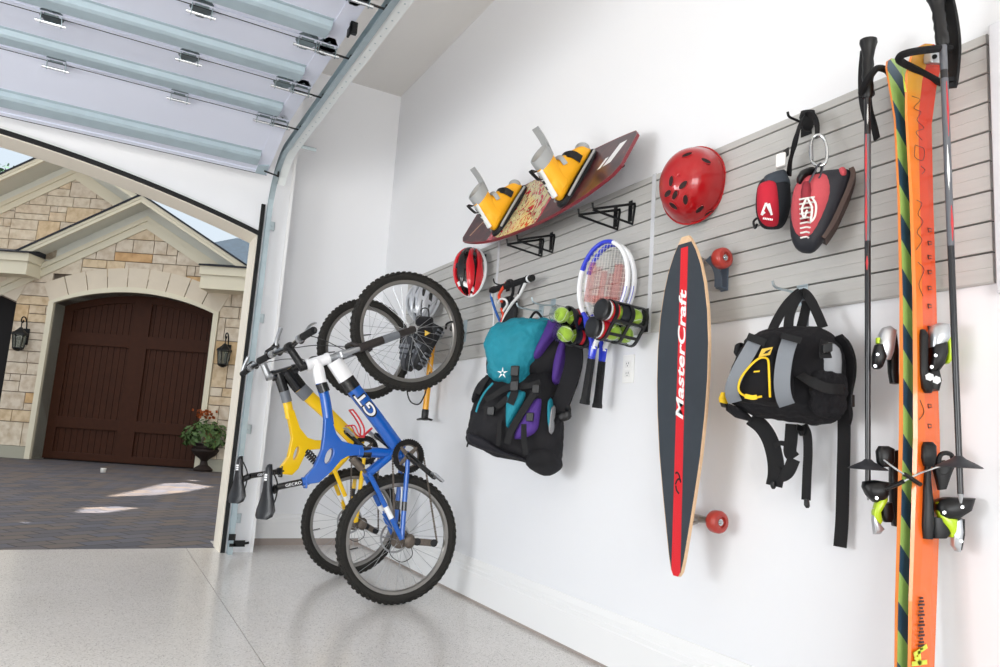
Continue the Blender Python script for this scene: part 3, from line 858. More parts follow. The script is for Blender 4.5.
    def bar(mb, p, q, r, l0, l1, n=10): mb.tube([B(p, l0), B(q, l1)], r, n)
    lk = MB()
    for l in (-.03, .03): bar(lk, S['link'][0], S['link'][1], .017, l*.8, l)
    lk.tube([B(S['link'][1], -.04), B(S['link'][1], .04)], .012, 10)
    lk.build('rocker_link', cm, root, smooth=True)
    hr = S['rear']
    for l in (-.052, .052):
        st = MB(); ln = S['link'][1]
        bar(st, ln, hr, .0125, l*.75, l); st.build('seat_stay', cm, root, smooth=True)
        wb_ = MB(); m_ = lambda t: (ln[0]+(hr[0]-ln[0])*t, ln[1]+(hr[1]-ln[1])*t)
        bar(wb_, m_(.5), m_(.68), .0132, l*.88, l*.94); wb_.build('stay_band', M_whitef, root, smooth=True)
        cs = MB(); bar(cs, S['bb'], hr, .0125, l*.8, l); cs.build('chain_stay', cm, root, smooth=True)
        db = MB(); m2 = lambda t: (S['bb'][0]+(hr[0]-S['bb'][0])*t, S['bb'][1]+(hr[1]-S['bb'][1])*t)
        bar(db, m2(.55), m2(.66), .0132, l*.9, l*.93); db.build('stay_band', M_blackg, root, smooth=True)
    # ---------- shock
    sh = MB(); a, b = B(S['shock'][0]), B(S['shock'][1])
    sh.tube([a, b], .008, 10); sh.build('shock_rod', M_dirt, root)
    sg = MB(); d = b-a; u = d.orthogonal().normalized(); w_ = d.normalized().cross(u)
    if S['coil']:
        sg.tube([a+d*(.08+.84*i/90)+(u*math.cos(2*PI*i/14)+w_*math.sin(2*PI*i/14))*.021 for i in range(91)], .0045, 6)
        sg.build('shock_spring', M_black, root, smooth=True)
    else:
        sg.tube([a+d*.1, a+d*.75], .02, 14); sg.build('shock_body', M_dirt, root, smooth=True)
    # ---------- seat post, clamp, saddle
    a, b = B(S['post'][0]), B(S['post'][1])
    sp_ = MB().tube([a, b], .0155, 14); post = sp_.build('seat_post', M_blackg, root, smooth=True)
    du = (a-b).normalized()
    text_obj('lettering', 'GECRO', M_whitemark, post, b+du*.035+N*.0163-N.cross(du)*.007*(1 if N.cross(du).z > 0 else -1), du, N.cross(du) if N.cross(du).z > 0 else -N.cross(du), .019, .0003, sx=1.2)
    cl = MB().tube([a+du*.012, a-du*.02], .021, 14); cl.tube([a-F*.03+N*.015, a+F*.028+N*.015], .006, 8); cl.tube([a-F*.03+N*.015, a-F*.03-N*.03], .005, 8); cl.build('seat_clamp', S['clampm'], root, smooth=True)
    no, tl = B(S['saddle'][0]), B(S['saddle'][1]); sd = tl-no; Ls = sd.length; sd.normalize(); su = N.cross(sd)
    if su.x > 0: su = -su
    Nf = N; N_ = (N*math.cos(.42)-su*math.sin(.42)); su = (su*math.cos(.42)+N*math.sin(.42)); N = N_
    rs = []
    for t, hw, up, th in ((0, .004, -.012, .006), (.02, .014, -.004, .012), (.08, .020, .0, .018), (.3, .024, .0, .022), (.5, .032, -.002, .024), (.68, .052, -.002, .026), (.84, .068, .004, .028), (.95, .062, .010, .026), (1.0, .04, .012, .014)):
        p = no+sd*(Ls*t)+su*up; r = []
        for k in range(16):
            a_ = 2*PI*k/16; x = math.cos(a_)*hw; y = math.sin(a_)
            r.append(p+N*x+su*((y*.010 if y > 0 else y*th)-(x/.068)**2*.012))
        rs.append(r)
    sa = MB().rings(rs).build('saddle', M_saddle, root, smooth=True, angle=60)
    rl = MB()
    for l in (-.022, .022): rl.tube(spline([no+sd*Ls*.12-su*.018+N*l*.4, no+sd*Ls*.35-su*.042+N*l, no+sd*Ls*.62-su*.042+N*l, no+sd*Ls*.85-su*.018+N*l], 6), .0035, 8)
    rl.tube([b-du*.002, no+sd*Ls*.5-su*.036], .017, 10); rl.build('saddle_rails', M_black, root)
    lg = MB(); lg.box((0, 0, 0), (0, 0, 0)); lg = MB()
    for i in range(3):
        c = no+sd*Ls*(.2+.045*i)+su*.0102; lg.obox(c, sd*.004, N*.010, su*.0004)
    lg.build('saddle_logo', M_whitemark, sa)
    N = Nf; su = N.cross(sd); su = -su if su.x > 0 else su
    # ---------- fork, stem, handlebar
    hub = B(S['front']); crown = B(S['crown']); top = B(S['head'][0]); sax = (hub-top).normalized()
    sx_ = N.cross(sax)
    cr = MB(); cr.obox(crown, sax*.018, N*.062, sx_*.02); cr.tube([B(S['head'][1]), crown], .016, 12); cr.build('fork_crown', M_alu if S['coil'] is False else M_black, root, bevel=.008)
    arch = MB()
    ac = crown+sax*.10
    arch.tube(spline([ac+N*.06, ac+N*.055+sx_*.03-sax*.035, ac-N*.055+sx_*.03-sax*.035, ac-N*.06], 6), .012, 10); arch.build('fork_brace', M_forkb, root, smooth=True)
    for l in (-.06, .06):
        q = crown+N*l; e_ = hub+N*l*.95
        up_ = MB().tube([q-sax*.01, q+sax*.11], .0155, 12); leg = up_.build('fork_leg', M_alu, root, smooth=True)
        lo = MB().tube([q+sax*.085, q+(e_-q)*.5, e_+sax*.01], [.023, .022, .017], 12); lo.build('lower_leg', M_forkb, leg, smooth=True)
        wm = MB().tube([q+(e_-q)*.55, q+(e_-q)*.78], [.0222, .0202], 12); wm.build('leg_decal', M_greyf, leg, smooth=True)
    bc = B(S['bar'])
    stm = MB(); stm.tube([top-sax*.035, top+sax*.005], .021, 14); stm.tube([top-sax*.02, bc], [.02, .018], 12); stm.tube([bc-N*.025, bc+N*.025], .022, 14)
    stm.build('stem', M_black if not S['coil'] else M_alu, root, smooth=True)
    bd = Vector(S['bard']).normalized()
    ba = MB(); hw = .31
    pts = [bc-bd*hw+su*.02, bc-bd*.14+su*.012, bc-bd*.05, bc+bd*.05, bc+bd*.14+su*.012, bc+bd*hw+su*.02]
    ba.tube(spline(pts, 4), .0125, 10); hbar = ba.build('handlebar', M_blackg, root, smooth=True)
    for s in (-1, 1):
        e_ = bc+bd*hw*s+su*.02; i_ = bc+bd*(hw-.12)*s+su*.0165
        gp = MB().tube([e_, e_-(e_-i_)*.05, i_+(e_-i_)*.05, i_], [.015, .0175, .0165, .0185], 14); gp.build('grip', M_foam, hbar, smooth=True)
        lv = MB(); m_ = i_-bd*s*.035
        lv.tube([m_-bd*.012, m_+bd*.012], .019, 12)
        lv.tube([m_, m_+F*.028-su*.02], .011, 8); lv.build('brake_clamp', M_alu, hbar, smooth=True)
        l2 = MB(); l2.etube(spline([m_+F*.03-su*.022, m_+F*.05-su*.02+bd*s*.05, m_+F*.045-su*.015+bd*s*.12], 5), (.008, .004), su, n=8); l2.build('brake_lever', M_black if s > 0 else M_alu, hbar, smooth=True)
        sh_ = MB(); q = m_-bd*s*.035; sh_.ell(q-su*.022+F*.005, N*.02, F*.02, su*.016); sh_.tube([q, q-su*.022], .012, 8); sh_.build('shifter', M_black, hbar, smooth=True)
        cb = MB(); cb.tube(spline([m_+F*.02-su*.02, m_*.7+crown*.3+F*.035-su*.015+N*.01*s, m_*.35+crown*.65+N*.02*s+F*.045, crown+N*.05*s+sax*.04+F*.02, crown+N*.05*s+sax*.1+su*.02], 8), .0022, 6)
        cb.build('brake_cable', M_black, root)
        if S['coil']:
            be = MB().tube(spline([e_-bd*s*.008, e_-bd*s*.008+F*.03-su*.0, e_-bd*s*.02+F*.10-su*.02], 5), .011, 10); be.build('bar_end', M_alu, hbar, smooth=True)
    # ---------- cranks, chain, derailleur
    bb = B(S['bb']); cc = bb+N*.045
    rg = MB(); R1 = S['ring']
    teeth = [cc+(U*math.cos(2*PI*i/88)+F*math.sin(2*PI*i/88))*(R1 if i % 2 else R1-.004) for i in range(88)]
    inner = [cc+(U*math.cos(2*PI*i/44)+F*math.sin(2*PI*i/44))*(R1*.66) for i in range(44)]
    plate(rg, teeth, [inner], N*.003)
    cra = rg.build('chainring', mat('chainring_black', '#1d1b1a', .45, metal=.5), root)
    mi = MB(); plate(mi, [p-N*.008+(cc-p)*.26 for p in teeth], [[p-N*.008+(cc-p)*.1 for p in inner]], N*.003); mi.build('middle_ring', M_dirt, cra)
    sp2 = MB()
    for k in range(4):
        a = PI/4+PI/2*k; d = U*math.cos(a)+F*math.sin(a); sp2.etube([cc, cc+d*R1*.72], [(.014, .004), (.008, .004)], N.cross(d), n=8)
    sp2.lathe([(.02, -.004), (.02, .008), (.008, .012)], cc, N, 16); sp2.build('spider', M_dirt, cra)
    for s in (1, -1):
        d = (B(S['pedal'])-bb).normalized()*s; o_ = bb+N*(.062*s)
        am = MB(); am.etube([o_-d*.018, o_, o_+d*.09, o_+d*.172, o_+d*.185], [(.012, .006), (.018, .009), (.0135, .008), (.014, .008), (.008, .006)], N.cross(d), n=12); cn = am.build('crank_arm', M_blackg, root, smooth=True)
        pd = MB(); pc_ = o_+d*.172+N*(.045*s); pd.tube([o_+d*.172, pc_+N*.02*s], .007, 8)
        e1 = d.cross(N).normalized()
        pd.obox(pc_+N*.005*s, d*.028, N*.016, e1*.007); pd.tube([pc_-d*.032-N*.02, pc_-d*.032+N*.02], .006, 8); pd.tube([pc_+d*.032-N*.02, pc_+d*.032+N*.02], .006, 8)
        pd.build('pedal', M_alu, cn, bevel=.002)
    chn = MB()
    rp = B(S['rear'], .045); dl = (rp-cc).normalized(); nl = N.cross(dl)
    pul = B(S['pulley'], .045)
    def chain(p, q):
        L = (q-p).length; k = int(L/.0127)
        for i in range(k):
            c = p+(q-p)*((i+.5)/k); chn.obox(c, (q-p).normalized()*.0058, N*(.0035 if i % 2 else .0022), (q-p).normalized().cross(N)*.004)
    sg_ = 1 if nl.x > 0 else -1
    chain(cc-nl*sg_*R1*.97, rp-nl*sg_*.035); chain(cc+nl*sg_*R1*.97, pul+nl*sg_*.02)
    cw = chn.build('chain', M_dirt, root); cw['kind'] = 'stuff'
    de = MB(); j = rp+nl*sg_*.045+dl*.01
    de.ell(j, N*.022, dl*.036, nl*.03); de.obox((j+pul)/2, (pul-j)*.5, N*.004, (pul-j).cross(N).normalized()*.017); de.tube([rp, j], .012, 8)
    der = de.build('rear_derailleur', M_dirt, root, smooth=True)
    for q in (pul, j+(pul-j)*.3):
        pw = MB().lathe([(.004, -.003), (.019, -.003), (.019, .003), (.004, .003)], q+N*.004, N, 14); pw.build('jockey_wheel', M_black, der)
    dc = MB().tube(spline([j, j+dl*.07+nl*sg_*.02, j+dl*.10-nl*sg_*.04, rp+dl*.05-nl*sg_*.06, rp-dl*.1-nl*sg_*.02], 8), .002, 6); dc.build('shift_cable', M_black, root)
    return root, B, N, U, F, frame

BLUE = dict(p0=(1.38, 3.56, .33), n=(0, -1, .045), rear=(398, 538), front=(409, 331), bb=(405, 456), R=.321,
    label='blue and white mountain bike hung upright, the nearer of the two', main=M_bluef, headm=M_whitef, clampm=M_bluef, coil=False,
    yplate=[(324, 418), (330.5, 418), (335.5, 434), (341, 441), (351, 444), (362, 445.5), (362, 455), (347, 456), (340, 460), (331, 471), (318, 482.5), (307.5, 484), (304.5, 477), (313.5, 467), (321, 450), (323, 434.6)],
    hole=((328, 456), 3.4, 8.4, .38), mast=[(317, 362), (320, 380), (325, 398), (329, 425)], down=[(336, 364), (352, 387), (376, 418), (400, 451)], downw=.038,
    bands=[('white_sleeve', [(316, 360), (318.5, 371), (321, 383)], .0285, M_whitef), ('black_sleeve', [(321, 383), (322.5, 387), (324.2, 392)], .028, M_blackg),
           ('white_sleeve', [(334, 361), (340, 370), (346, 379)], .0425, M_whitef), ('black_sleeve', [(346, 379), (349.5, 384), (353, 389)], .042, M_blackg),
           ('top_tube', [(358, 452), (376, 452.5), (400, 455)], .026, M_bluef), ('black_sleeve', [(362, 452.2), (366, 452.3), (370, 452.5)], .0285, M_blackg)],
    head=((306, 365.5), (329, 358.5)), crown=(340, 355), link=((394, 452), (367, 474)), shock=((350, 456), (366, 473)),
    post=((306, 481), (277, 487)), saddle=((269, 464), (263, 519)), bar=(289, 347), bard=(-.20, 1, -.20), pedal=(432, 479), ring=.088, pulley=(430, 542))
bl_, BB_, bN, bU, bF, bframe = bike(BLUE)
# red bottle cage and white maker's letters on the blue bike's down tube
rc = MB()
def rp_(pts, l): return [BB_(p, l) for p in pts]
for l in (-.03, .03):
    rc.tube(spline(rp_([(351, 410), (357, 418), (362, 428), (362, 437)], l), 5), .0042, 8)
    rc.tube(spline(rp_([(347, 426), (353, 426), (357, 434), (362, 437)], l*.9), 5), .0035, 8)
rc.tube([BB_((351, 410), -.03), BB_((351, 410), .03)], .0042, 8); rc.tube([BB_((362, 437), -.03), BB_((362, 437), .03)], .005, 8); rc.tube([BB_((347, 426), -.027), BB_((347, 426), .027)], .0035, 8)
rc.tube([BB_((362, 437)), BB_((372, 428))], .006, 8)
rc.build('bottle_cage', M_red, bl_, smooth=True)
dd = (BB_((352, 387))-BB_((376, 418))).normalized(); du_ = bN.cross(dd)
if du_.x > 0: du_ = -du_
text_obj('lettering', 'GT', M_black, bframe, BB_((373, 416.5))+bN*.0300+du_*-.027, dd, du_, .078, .0012, bold=.004, sx=1.45)
text_obj('lettering', 'GT', M_whitemark, bframe, BB_((372.4, 415.8))+bN*.0315+du_*-.0245, dd, du_, .073, .0012, bold=.001, sx=1.45)

YEL = dict(p0=(1.36, 4.3, .31), n=(.10, -1, .02), rear=(352.5, 521), front=(366, 349), bb=(362, 450), R=.312,
    label='yellow mountain bike with black tube ends hung upright behind the blue one', main=M_yelf, headm=M_blackg, clampm=M_black, coil=True,
    yplate=[(286, 410), (293, 410), (299, 428), (306.6, 437.5), (314, 440), (323.2, 440.3), (323.2, 448.5), (306.6, 450), (302.5, 458), (297.5, 468.5), (291, 475), (281.4, 474), (280.4, 467), (287.6, 457), (291.5, 438), (289, 424)],
    hole=((295.2, 453), 2.2, 7.2, .32), mast=[(278, 373), (283, 388), (287, 402), (290, 418)], down=[(286, 370), (303, 391), (330, 416), (360, 446)], downw=.038,
    bands=[('black_sleeve', [(278, 373), (281, 382), (284, 391)], .0285, M_blackg), ('grey_sleeve', [(284, 391), (285.5, 396), (287, 402)], .028, M_greyf),
           ('black_sleeve', [(286, 370), (293, 379), (300, 388)], .0425, M_blackg), ('grey_sleeve', [(300, 388), (304, 392), (308, 396)], .042, M_greyf),
           ('top_tube', [(321, 444), (340, 446), (358, 449)], .026, M_yelf)],
    head=((272, 376), (296, 369)), crown=(305, 366.5), link=((352, 449), (332, 470)), shock=((304, 449), (318, 464)),
    post=((281, 471), (250, 476)), saddle=((240, 456), (235, 503)), bar=(262, 361), bard=(-.10, 1, -.22), pedal=(340, 430), ring=.088, pulley=(372, 530))
bike(YEL)
# ============================================================ slatwall panels
def slat_material():
    m = mat('slat_pvc', '#b3b3b0', .5)
    n, l, b = nodes(m)
    tc = n.new('ShaderNodeTexCoord'); mp = n.new('ShaderNodeMapping'); mp.inputs['Scale'].default_value = (1, .6, 14)
    ns = n.new('ShaderNodeTexNoise'); ns.inputs['Scale'].default_value = 9; ns.inputs['Detail'].default_value = 6
    l.new(tc.outputs['Object'], mp.inputs[0]); l.new(mp.outputs[0], ns.inputs['Vector'])
    r = ramp(m, [(.3, '#b5b4b1'), (.7, '#bbbab7')]); l.new(ns.outputs['Fac'], r.inputs[0]); l.new(r.outputs[0], b.inputs['Base Color'])
    return m
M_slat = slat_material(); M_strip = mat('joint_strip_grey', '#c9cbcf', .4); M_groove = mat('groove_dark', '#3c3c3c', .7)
PT, PBt = 1.933, 1.2914
GR = [1.9040, 1.8270, 1.7508, 1.6742, 1.5980, 1.5214, 1.4447, 1.3672]
TH = .016
def slat_profile():
    """(out from wall, z): faces with a dark undercut groove under each slat"""
    p = [(0, PT), (TH*.75, PT), (TH, PT-.004)]
    for i, gz in enumerate(GR):
        p += [(TH, gz+.0035), (TH-.002, gz+.0022), (.003, gz+.0022), (.003, gz-.0022), (TH-.002, gz-.0022), (TH, gz-.0032)]
        nz = GR[i+1] if i+1 < len(GR) else PBt
        mid = (gz+nz)/2
        p += [(TH, mid+.0012), (TH-.0012, mid), (TH, mid-.0012)]
    p += [(TH, PBt+.004), (TH*.75, PBt), (0, PBt)]
    return p
yA, yB, yC, yD = W(407, 300, .015).y, W(497, 280, .015).y, W(652, 250, .015).y, W(988, 100, .015).y
spans = [(yA, yB, 'leftmost grey slatwall panel, behind the bicycle wheels and helmets'),
         (yB, yC, 'middle grey slatwall panel, behind the wakeboard, backpack and rackets'),
         (yC, yD, 'rightmost grey slatwall panel, behind the red skate helmet and skis')]
for i, (ya, yb, lab) in enumerate(spans):
    mb = MB(); prf = slat_profile()
    mb.rings([[Vector((WALLX-max(a, .0015), y, z)) for a, z in prf] for y in (ya, yb)])
    o = thing('slatwall_panel', (WALLX, ya, PBt), lab, 'wall panel', 'grey slatwall panels')
    pn = mb.build('panel', M_slat, o)
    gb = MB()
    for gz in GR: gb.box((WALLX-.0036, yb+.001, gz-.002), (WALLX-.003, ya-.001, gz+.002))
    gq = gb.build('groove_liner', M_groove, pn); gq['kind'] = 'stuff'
    s = MB()
    if i < 2:
        s.box((WALLX-TH-.003, yb-.011, PBt), (WALLX-TH+.004, yb+.011, PT+.002)); s.build('joint_strip', M_strip, o, bevel=.0015)
    else:
        s.box((WALLX-TH-.012, yb-.085, PBt-.03), (WALLX-.0015, yb-.012, PT+.012)); s.build('end_cap', mat('end_cap_white', '#dcdde2', .4), o, bevel=.003)

# ============================================================ shared shapes
class Fr:
    """a working plane through the point seen at a pixel, facing n"""
    def __init__(s, p0, n): s.p = Vector(p0); s.n = Vector(n).normalized()
    def __call__(s, px, py, d=0.0):
        q = s.p+s.n*d; r = ray(px, py); t = (q-EYE).dot(s.n)/r.dot(s.n); return EYE+r*t
def loft(fr, rows, n=24, power=.75, d0=0.0, mb=None, amp=0, sc_=14, seed=0):
    """rows: (xl, yl, xr, yr, front bulge, back bulge) in photo pixels on the plane fr"""
    mb = mb or MB(); b0 = len(mb.v); rs = []
    for xl, yl, xr, yr, df, db in rows:
        L, R = fr(xl, yl, d0), fr(xr, yr, d0); c = (L+R)/2; h = (R-L)/2; r = []
        for k in range(n):
            a = 2*PI*k/n; x, y = math.cos(a), math.sin(a)
            x = math.copysign(abs(x)**power, x); y = math.copysign(abs(y)**power, y)
            r.append(c+h*x+fr.n*(y*(df if y > 0 else db)))
        rs.append(r)
    mb.rings(rs)
    if amp:
        for i in range(b0, len(mb.v)):
            v = mb.v[i]; d = noise.noise_vector(v*sc_+Vector((seed, 0, 0))); mb.v[i] = v+d*amp+noise.noise_vector(v*sc_*2.6)*amp*.4
    return mb
def pstrap(fr, pts, w, d, name, m, parent, th=.0035, sub=5, side=None, ws=None):
    """webbing lying over the plane fr; pts = pixels (x, y[, extra distance])"""
    P = [fr(p[0], p[1], d+(p[2] if len(p) > 2 else 0)) for p in pts]
    q = spline(P, sub) if len(P) > 2 else P
    sides = []
    for i in range(len(q)):
        t = (q[min(i+1, len(q)-1)]-q[max(i-1, 0)]).normalized(); sides.append(t.cross(fr.n))
    mb = MB().strap(q, sides, w, th); return mb.build(name, m, parent, smooth=True)
def slot_hook(c, out, m=None, label='', rod=True, name='wall_hook', group=None, w=.02, drop=.03):
    """small slat hook: plate in the groove, arm out and a turned-up tip"""
    m = m or M_galvd
    t = thing(name, c, label, 'hook', group)
    p = MB().box((WALLX-TH-.004, c.y-w, c.z-.045), (WALLX-TH-.001, c.y+w, c.z+.02)); p.box((WALLX-TH-.004, c.y-w, c.z+.012), (WALLX-TH+.008, c.y+w, c.z+.016)); p.build('hook_plate', m, t, bevel=.001)
    x0 = WALLX-TH-.003
    a = MB().tube(spline([(x0, c.y, c.z-.01), (x0-out*.5, c.y, c.z-drop*.6), (x0-out*.9, c.y, c.z-drop*.4), (x0-out, c.y, c.z+.01)], 6), .004, 8); a.build('hook_arm', m, t, smooth=True)
    return t

# ============================================================ wakeboard with bindings, on two brackets
WN = Vector((-math.cos(.47), 0, math.sin(.47))).normalized(); WA = Vector((0, -1, 0)); WWd = WA.cross(WN)
if WWd.z < 0: WWd = -WWd
yl_, yr_ = 3.42, 2.09; ymid = (yl_+yr_)/2; HL = (yl_-yr_)/2
top_edge_mid = W(560, 173, .14)
wo = Vector((WALLX-.24, ymid, 0)); 
# board centre: halfway between the seen edges at mid length
e1 = W(561, 174, .135); e2 = W(546, 240, .30)
ea, eb = W(475, 230, .112), W(635, 155, .112); yl_, yr_ = ea.y, eb.y; ymid = (yl_+yr_)/2; HL = (yl_-yr_)/2; wo = (ea+eb)/2; WA = (eb-ea).normalized(); WWd = WA.cross(WN); WWd = WWd if WWd.z > 0 else -WWd
wk = thing('wakeboard', Vector((WALLX-.2, ymid, wo.z-.17)), 'dark maroon wakeboard with two yellow boots resting on brackets above the panels', 'wakeboard')
def wb(u, v, h): return wo+WA*(u*HL)+WWd*v+WN*(h+ROCK*(abs(u)**2.2))
ROCK = .03
def half_w(u): 
    return .19-.085*abs(u)**2.6 if abs(u) < .97 else (.19-.085*.97**2.6)*(1-((abs(u)-.97)/.03)**2*.25)
def board_material():
    m = mat('wakeboard_deck', '#4a1520', .35, coat=.25)
    n, l, b = nodes(m)
    tc = n.new('ShaderNodeTexCoord')
    ns = n.new('ShaderNodeTexNoise'); ns.inputs['Scale'].default_value = 9; ns.inputs['Detail'].default_value = 8; ns.inputs['Distortion'].default_value = 1.6; l.new(tc.outputs['Object'], ns.inputs['Vector'])
    r = ramp(m, [(.38, '#30141b'), (.5, '#431a22'), (.62, '#54242a'), (.7, '#6e3a30')]); l.new(ns.outputs['Fac'], r.inputs[0]); l.new(r.outputs[0], b.inputs['Base Color'])
    return m
M_wdeck = board_material()
M_wbase = mat('wakeboard_base', '#7c2a33', .35, coat=.3)
mb = MB(); NU = 48; rs = []
for i in range(NU+1):
    u = -1+2*i/NU; hw = half_w(u); th = .014
    r = []
    for v, h in ((-1, .0), (-.985, th/2), (-.6, th/2), (0, th/2), (.6, th/2), (.985, th/2), (1, 0), (.985, -th/2), (0, -th/2), (-.985, -th/2)): r.append(wb(u, v*hw, h))
    rs.append(r)
mb.rings(rs); mb.mi = [0]*len(mb.f)
deck = mb.build('deck', M_wdeck, wk, smooth=True, angle=50)
# rails: thin red edge band
ed = MB()
for s in (-1, 1):
    rs = []
    for i in range(NU+1):
        u = -1+2*i/NU; hw = half_w(u)
        rs.append([wb(u, s*(hw-.001), .0072), wb(u, s*(hw+.003), .0072), wb(u, s*(hw+.003), -.0072), wb(u, s*(hw-.001), -.0072)])
    ed.rings(rs)
for s in (-1, 1):
    hw = half_w(s); ed.rings([[wb(s*.999, -hw, .0072), wb(s*1.004, -hw, .0072), wb(s*1.004, -hw, -.0072), wb(s*.999, -hw, -.0072)], [wb(s*.999, hw, .0072), wb(s*1.004, hw, .0072), wb(s*1.004, hw, -.0072), wb(s*.999, hw, -.0072)]])
ed.build('rail', M_wbase, deck)
# printed graphic between the boots
def graphic_material():
    m = mat('deck_graphic', '#d9cf96', .2, coat=.7)
    n, l, b = nodes(m); tc = n.new('ShaderNodeTexCoord')
    mp = n.new('ShaderNodeMapping'); mp.inputs['Scale'].default_value = (1, 1.6, 1); l.new(tc.outputs['Object'], mp.inputs[0])
    ns = n.new('ShaderNodeTexNoise'); ns.inputs['Scale'].default_value = 11; ns.inputs['Detail'].default_value = 2; ns.inputs['Distortion'].default_value = 2.4; l.new(mp.outputs[0], ns.inputs['Vector'])
    r = ramp(m, [(.36, '#c0203a'), (.40, '#b01c30'), (.415, '#2a1512'), (.435, '#ddd3a0'), (.53, '#e2d9ab'), (.545, '#2a1a14'), (.56, '#d6ca92'), (.66, '#d9a988'), (.68, '#c23a48')], 'CONSTANT'); l.new(ns.outputs['Fac'], r.inputs[0]); l.new(r.outputs[0], b.inputs['Base Color'])
    return m
M_gr = graphic_material()
def patch(u0, u1, v0, v1, h, name, m, skew=0, nv=6, nu=10, parent=deck):
    g_ = MB(); rs = []
    for i in range(nu+1):
        u = u0+(u1-u0)*i/nu; lo, hi = [], []
        for j in range(nv+1):
            v = v0+(v1-v0)*j/nv; vv = v*half_w(u); uu = u+skew*v
            lo.append(wb(uu, vv, h)); hi.append(wb(uu, vv, h+.0006))
        rs.append(lo+hi[::-1])
    g_.rings(rs); return g_.build(name, m, parent)
patch(-.42, .16, -.985, .985, .0071, 'graphic', M_gr, nv=8)
patch(-.50, -.42, -.985, .985, .0071, 'graphic_border', mat('graphic_red', '#b8203a', .2, coat=.7), skew=.02)
patch(.16, .20, -.985, .2, .0071, 'graphic_border', mat('graphic_red', '#b8203a', .2), skew=.02)
patch(.76, .84, -.1, .62, .0071, 'graphic_mark', M_whitemark, skew=.10)
patch(.70, .735, -.1, .25, .0071, 'graphic_mark', M_whitemark, skew=.10)
patch(-.80, -.785, -.6, .7, .0071, 'graphic_stripe', mat('graphic_tan', '#c9a283', .3), skew=.16)
M_boot = mat('boot_yellow', '#fbb41e', .5); M_bootw = mat('boot_white', '#e8e8e6', .5); M_bootg = mat('boot_grey', '#a2a4a4', .55)
def boot(uc):
    bo = lambda u, v, h: wo+WA*(uc*HL+u)+WWd*v+WN*(h+ROCK*abs(uc)**2.2)
    bs = MB()
    rs = []
    for h, k in ((.008, 1.0), (.02, 1.0), (.026, .96)):
        r = []
        for i in range(28):
            a = 2*PI*i/28; c, s = math.cos(a), math.sin(a)
            r.append(bo(math.copysign(abs(c)**.7, c)*.062*k*(1.06 if s > 0 else .95), s*.165*k+.0, h))
        rs.append(r)
    bs.rings(rs); sole = bs.build('boot_sole', M_blackm, wk, smooth=True, angle=40)
    ft = MB(); rs = []
    for v, hw, ht in ((-.145, .02, .05), (-.13, .042, .09), (-.09, .048, .125), (-.03, .047, .13), (.03, .049, .105), (.08, .052, .08), (.12, .048, .062), (.145, .032, .048), (.155, .012, .034)):
        r = []
        for i in range(16):
            a = 2*PI*i/16; c, s = math.cos(a), math.sin(a)
            r.append(bo(c*hw*(1 if s < 0 else .92), v, .024+ht*.5+ht*.5*math.copysign(abs(s)**.7, s)))
        rs.append(r)
    ft.rings(rs); body = ft.build('boot_shell', M_boot, wk, smooth=True, angle=80, subsurf=1)
    cf = MB(); rs = []
    for h, vc, rv, ru in ((.06, -.085, .058, .047), (.105, -.074, .056, .044), (.15, -.060, .054, .044), (.185, -.048, .054, .046), (.205, -.04, .052, .046)):
        rs.append([bo(ru*math.cos(2*PI*i/18), vc+rv*math.sin(2*PI*i/18), h) for i in range(18)])
    cf.rings(rs[:4]); cf.build('boot_cuff', M_boot, wk, smooth=True, angle=80)
    c2 = MB().rings([[bo((q[0]), 0, 0) for q in ()]] if False else [rs[3], rs[4]]); 
    rr = [[bo(.049*math.cos(2*PI*i/18), -.050+.055*math.sin(2*PI*i/18), .175) for i in range(18)], [bo(.05*math.cos(2*PI*i/18), -.034+.055*math.sin(2*PI*i/18), .222) for i in range(18)], [bo(.044*math.cos(2*PI*i/18), -.034+.049*math.sin(2*PI*i/18), .222) for i in range(18)], [bo(.043*math.cos(2*PI*i/18), -.050+.049*math.sin(2*PI*i/18), .175) for i in range(18)]]
    MB().rings(rr, close=True).build('boot_collar', M_bootg, wk, smooth=True, angle=50)
    # white panel wrapping the side that faces the room, black lettering-like marks, lighter strap over the foot
    def ringpart(h0, h1, a0, a1, k, name, m, n=10, vc=-.09):
        p = MB(); lo, hi = [], []
        R_ = []
        for hh in (h0, (h0+h1)/2, h1):
            row = []
            vv = vc+.02+(hh-.12)*.4
            for i in range(n+1):
                a = a0+(a1-a0)*i/n; row.append((a, hh, vv))
            R_.append(row)
        sec = []
        for i in range(n+1):
            sec.append([bo((.047*k)*math.cos(R_[j][i][0]), R_[j][i][2]+.059*k*math.sin(R_[j][i][0]), R_[j][i][1]) for j in (0, 1, 2)]+[bo((.047*k-.003)*math.cos(R_[j][i][0]), R_[j][i][2]+(.059*k-.003)*math.sin(R_[j][i][0]), R_[j][i][1]) for j in (2, 1, 0)])
        p.rings(sec); return p.build(name, m, wk, smooth=True, angle=50)
    ringpart(.06, .18, PI*1.05, PI*1.66, 1.03, 'boot_heel_panel', M_bootw)
    for i in range(4): ringpart(.075+.025*i, .09+.025*i, PI*(1.22+.03*(i % 2)), PI*(1.42+.05*(i % 3)), 1.055, 'boot_mark', M_black, 5)
    st = MB().strap(spline([bo(-.052, .05, .06), bo(-.046, .045, .105), bo(0, .04, .122), bo(.046, .045, .105), bo(.055, .05, .06)], 6), WWd, .036, .004); st.build('boot_strap', M_black, wk, smooth=True)
    s2 = MB().strap(spline([bo(-.05, -.02, .12), bo(-.03, .0, .142), bo(.03, .0, .142), bo(.052, -.02, .11)], 6), WWd, .022, .004); s2.build('boot_strap', M_bootg, wk, smooth=True)
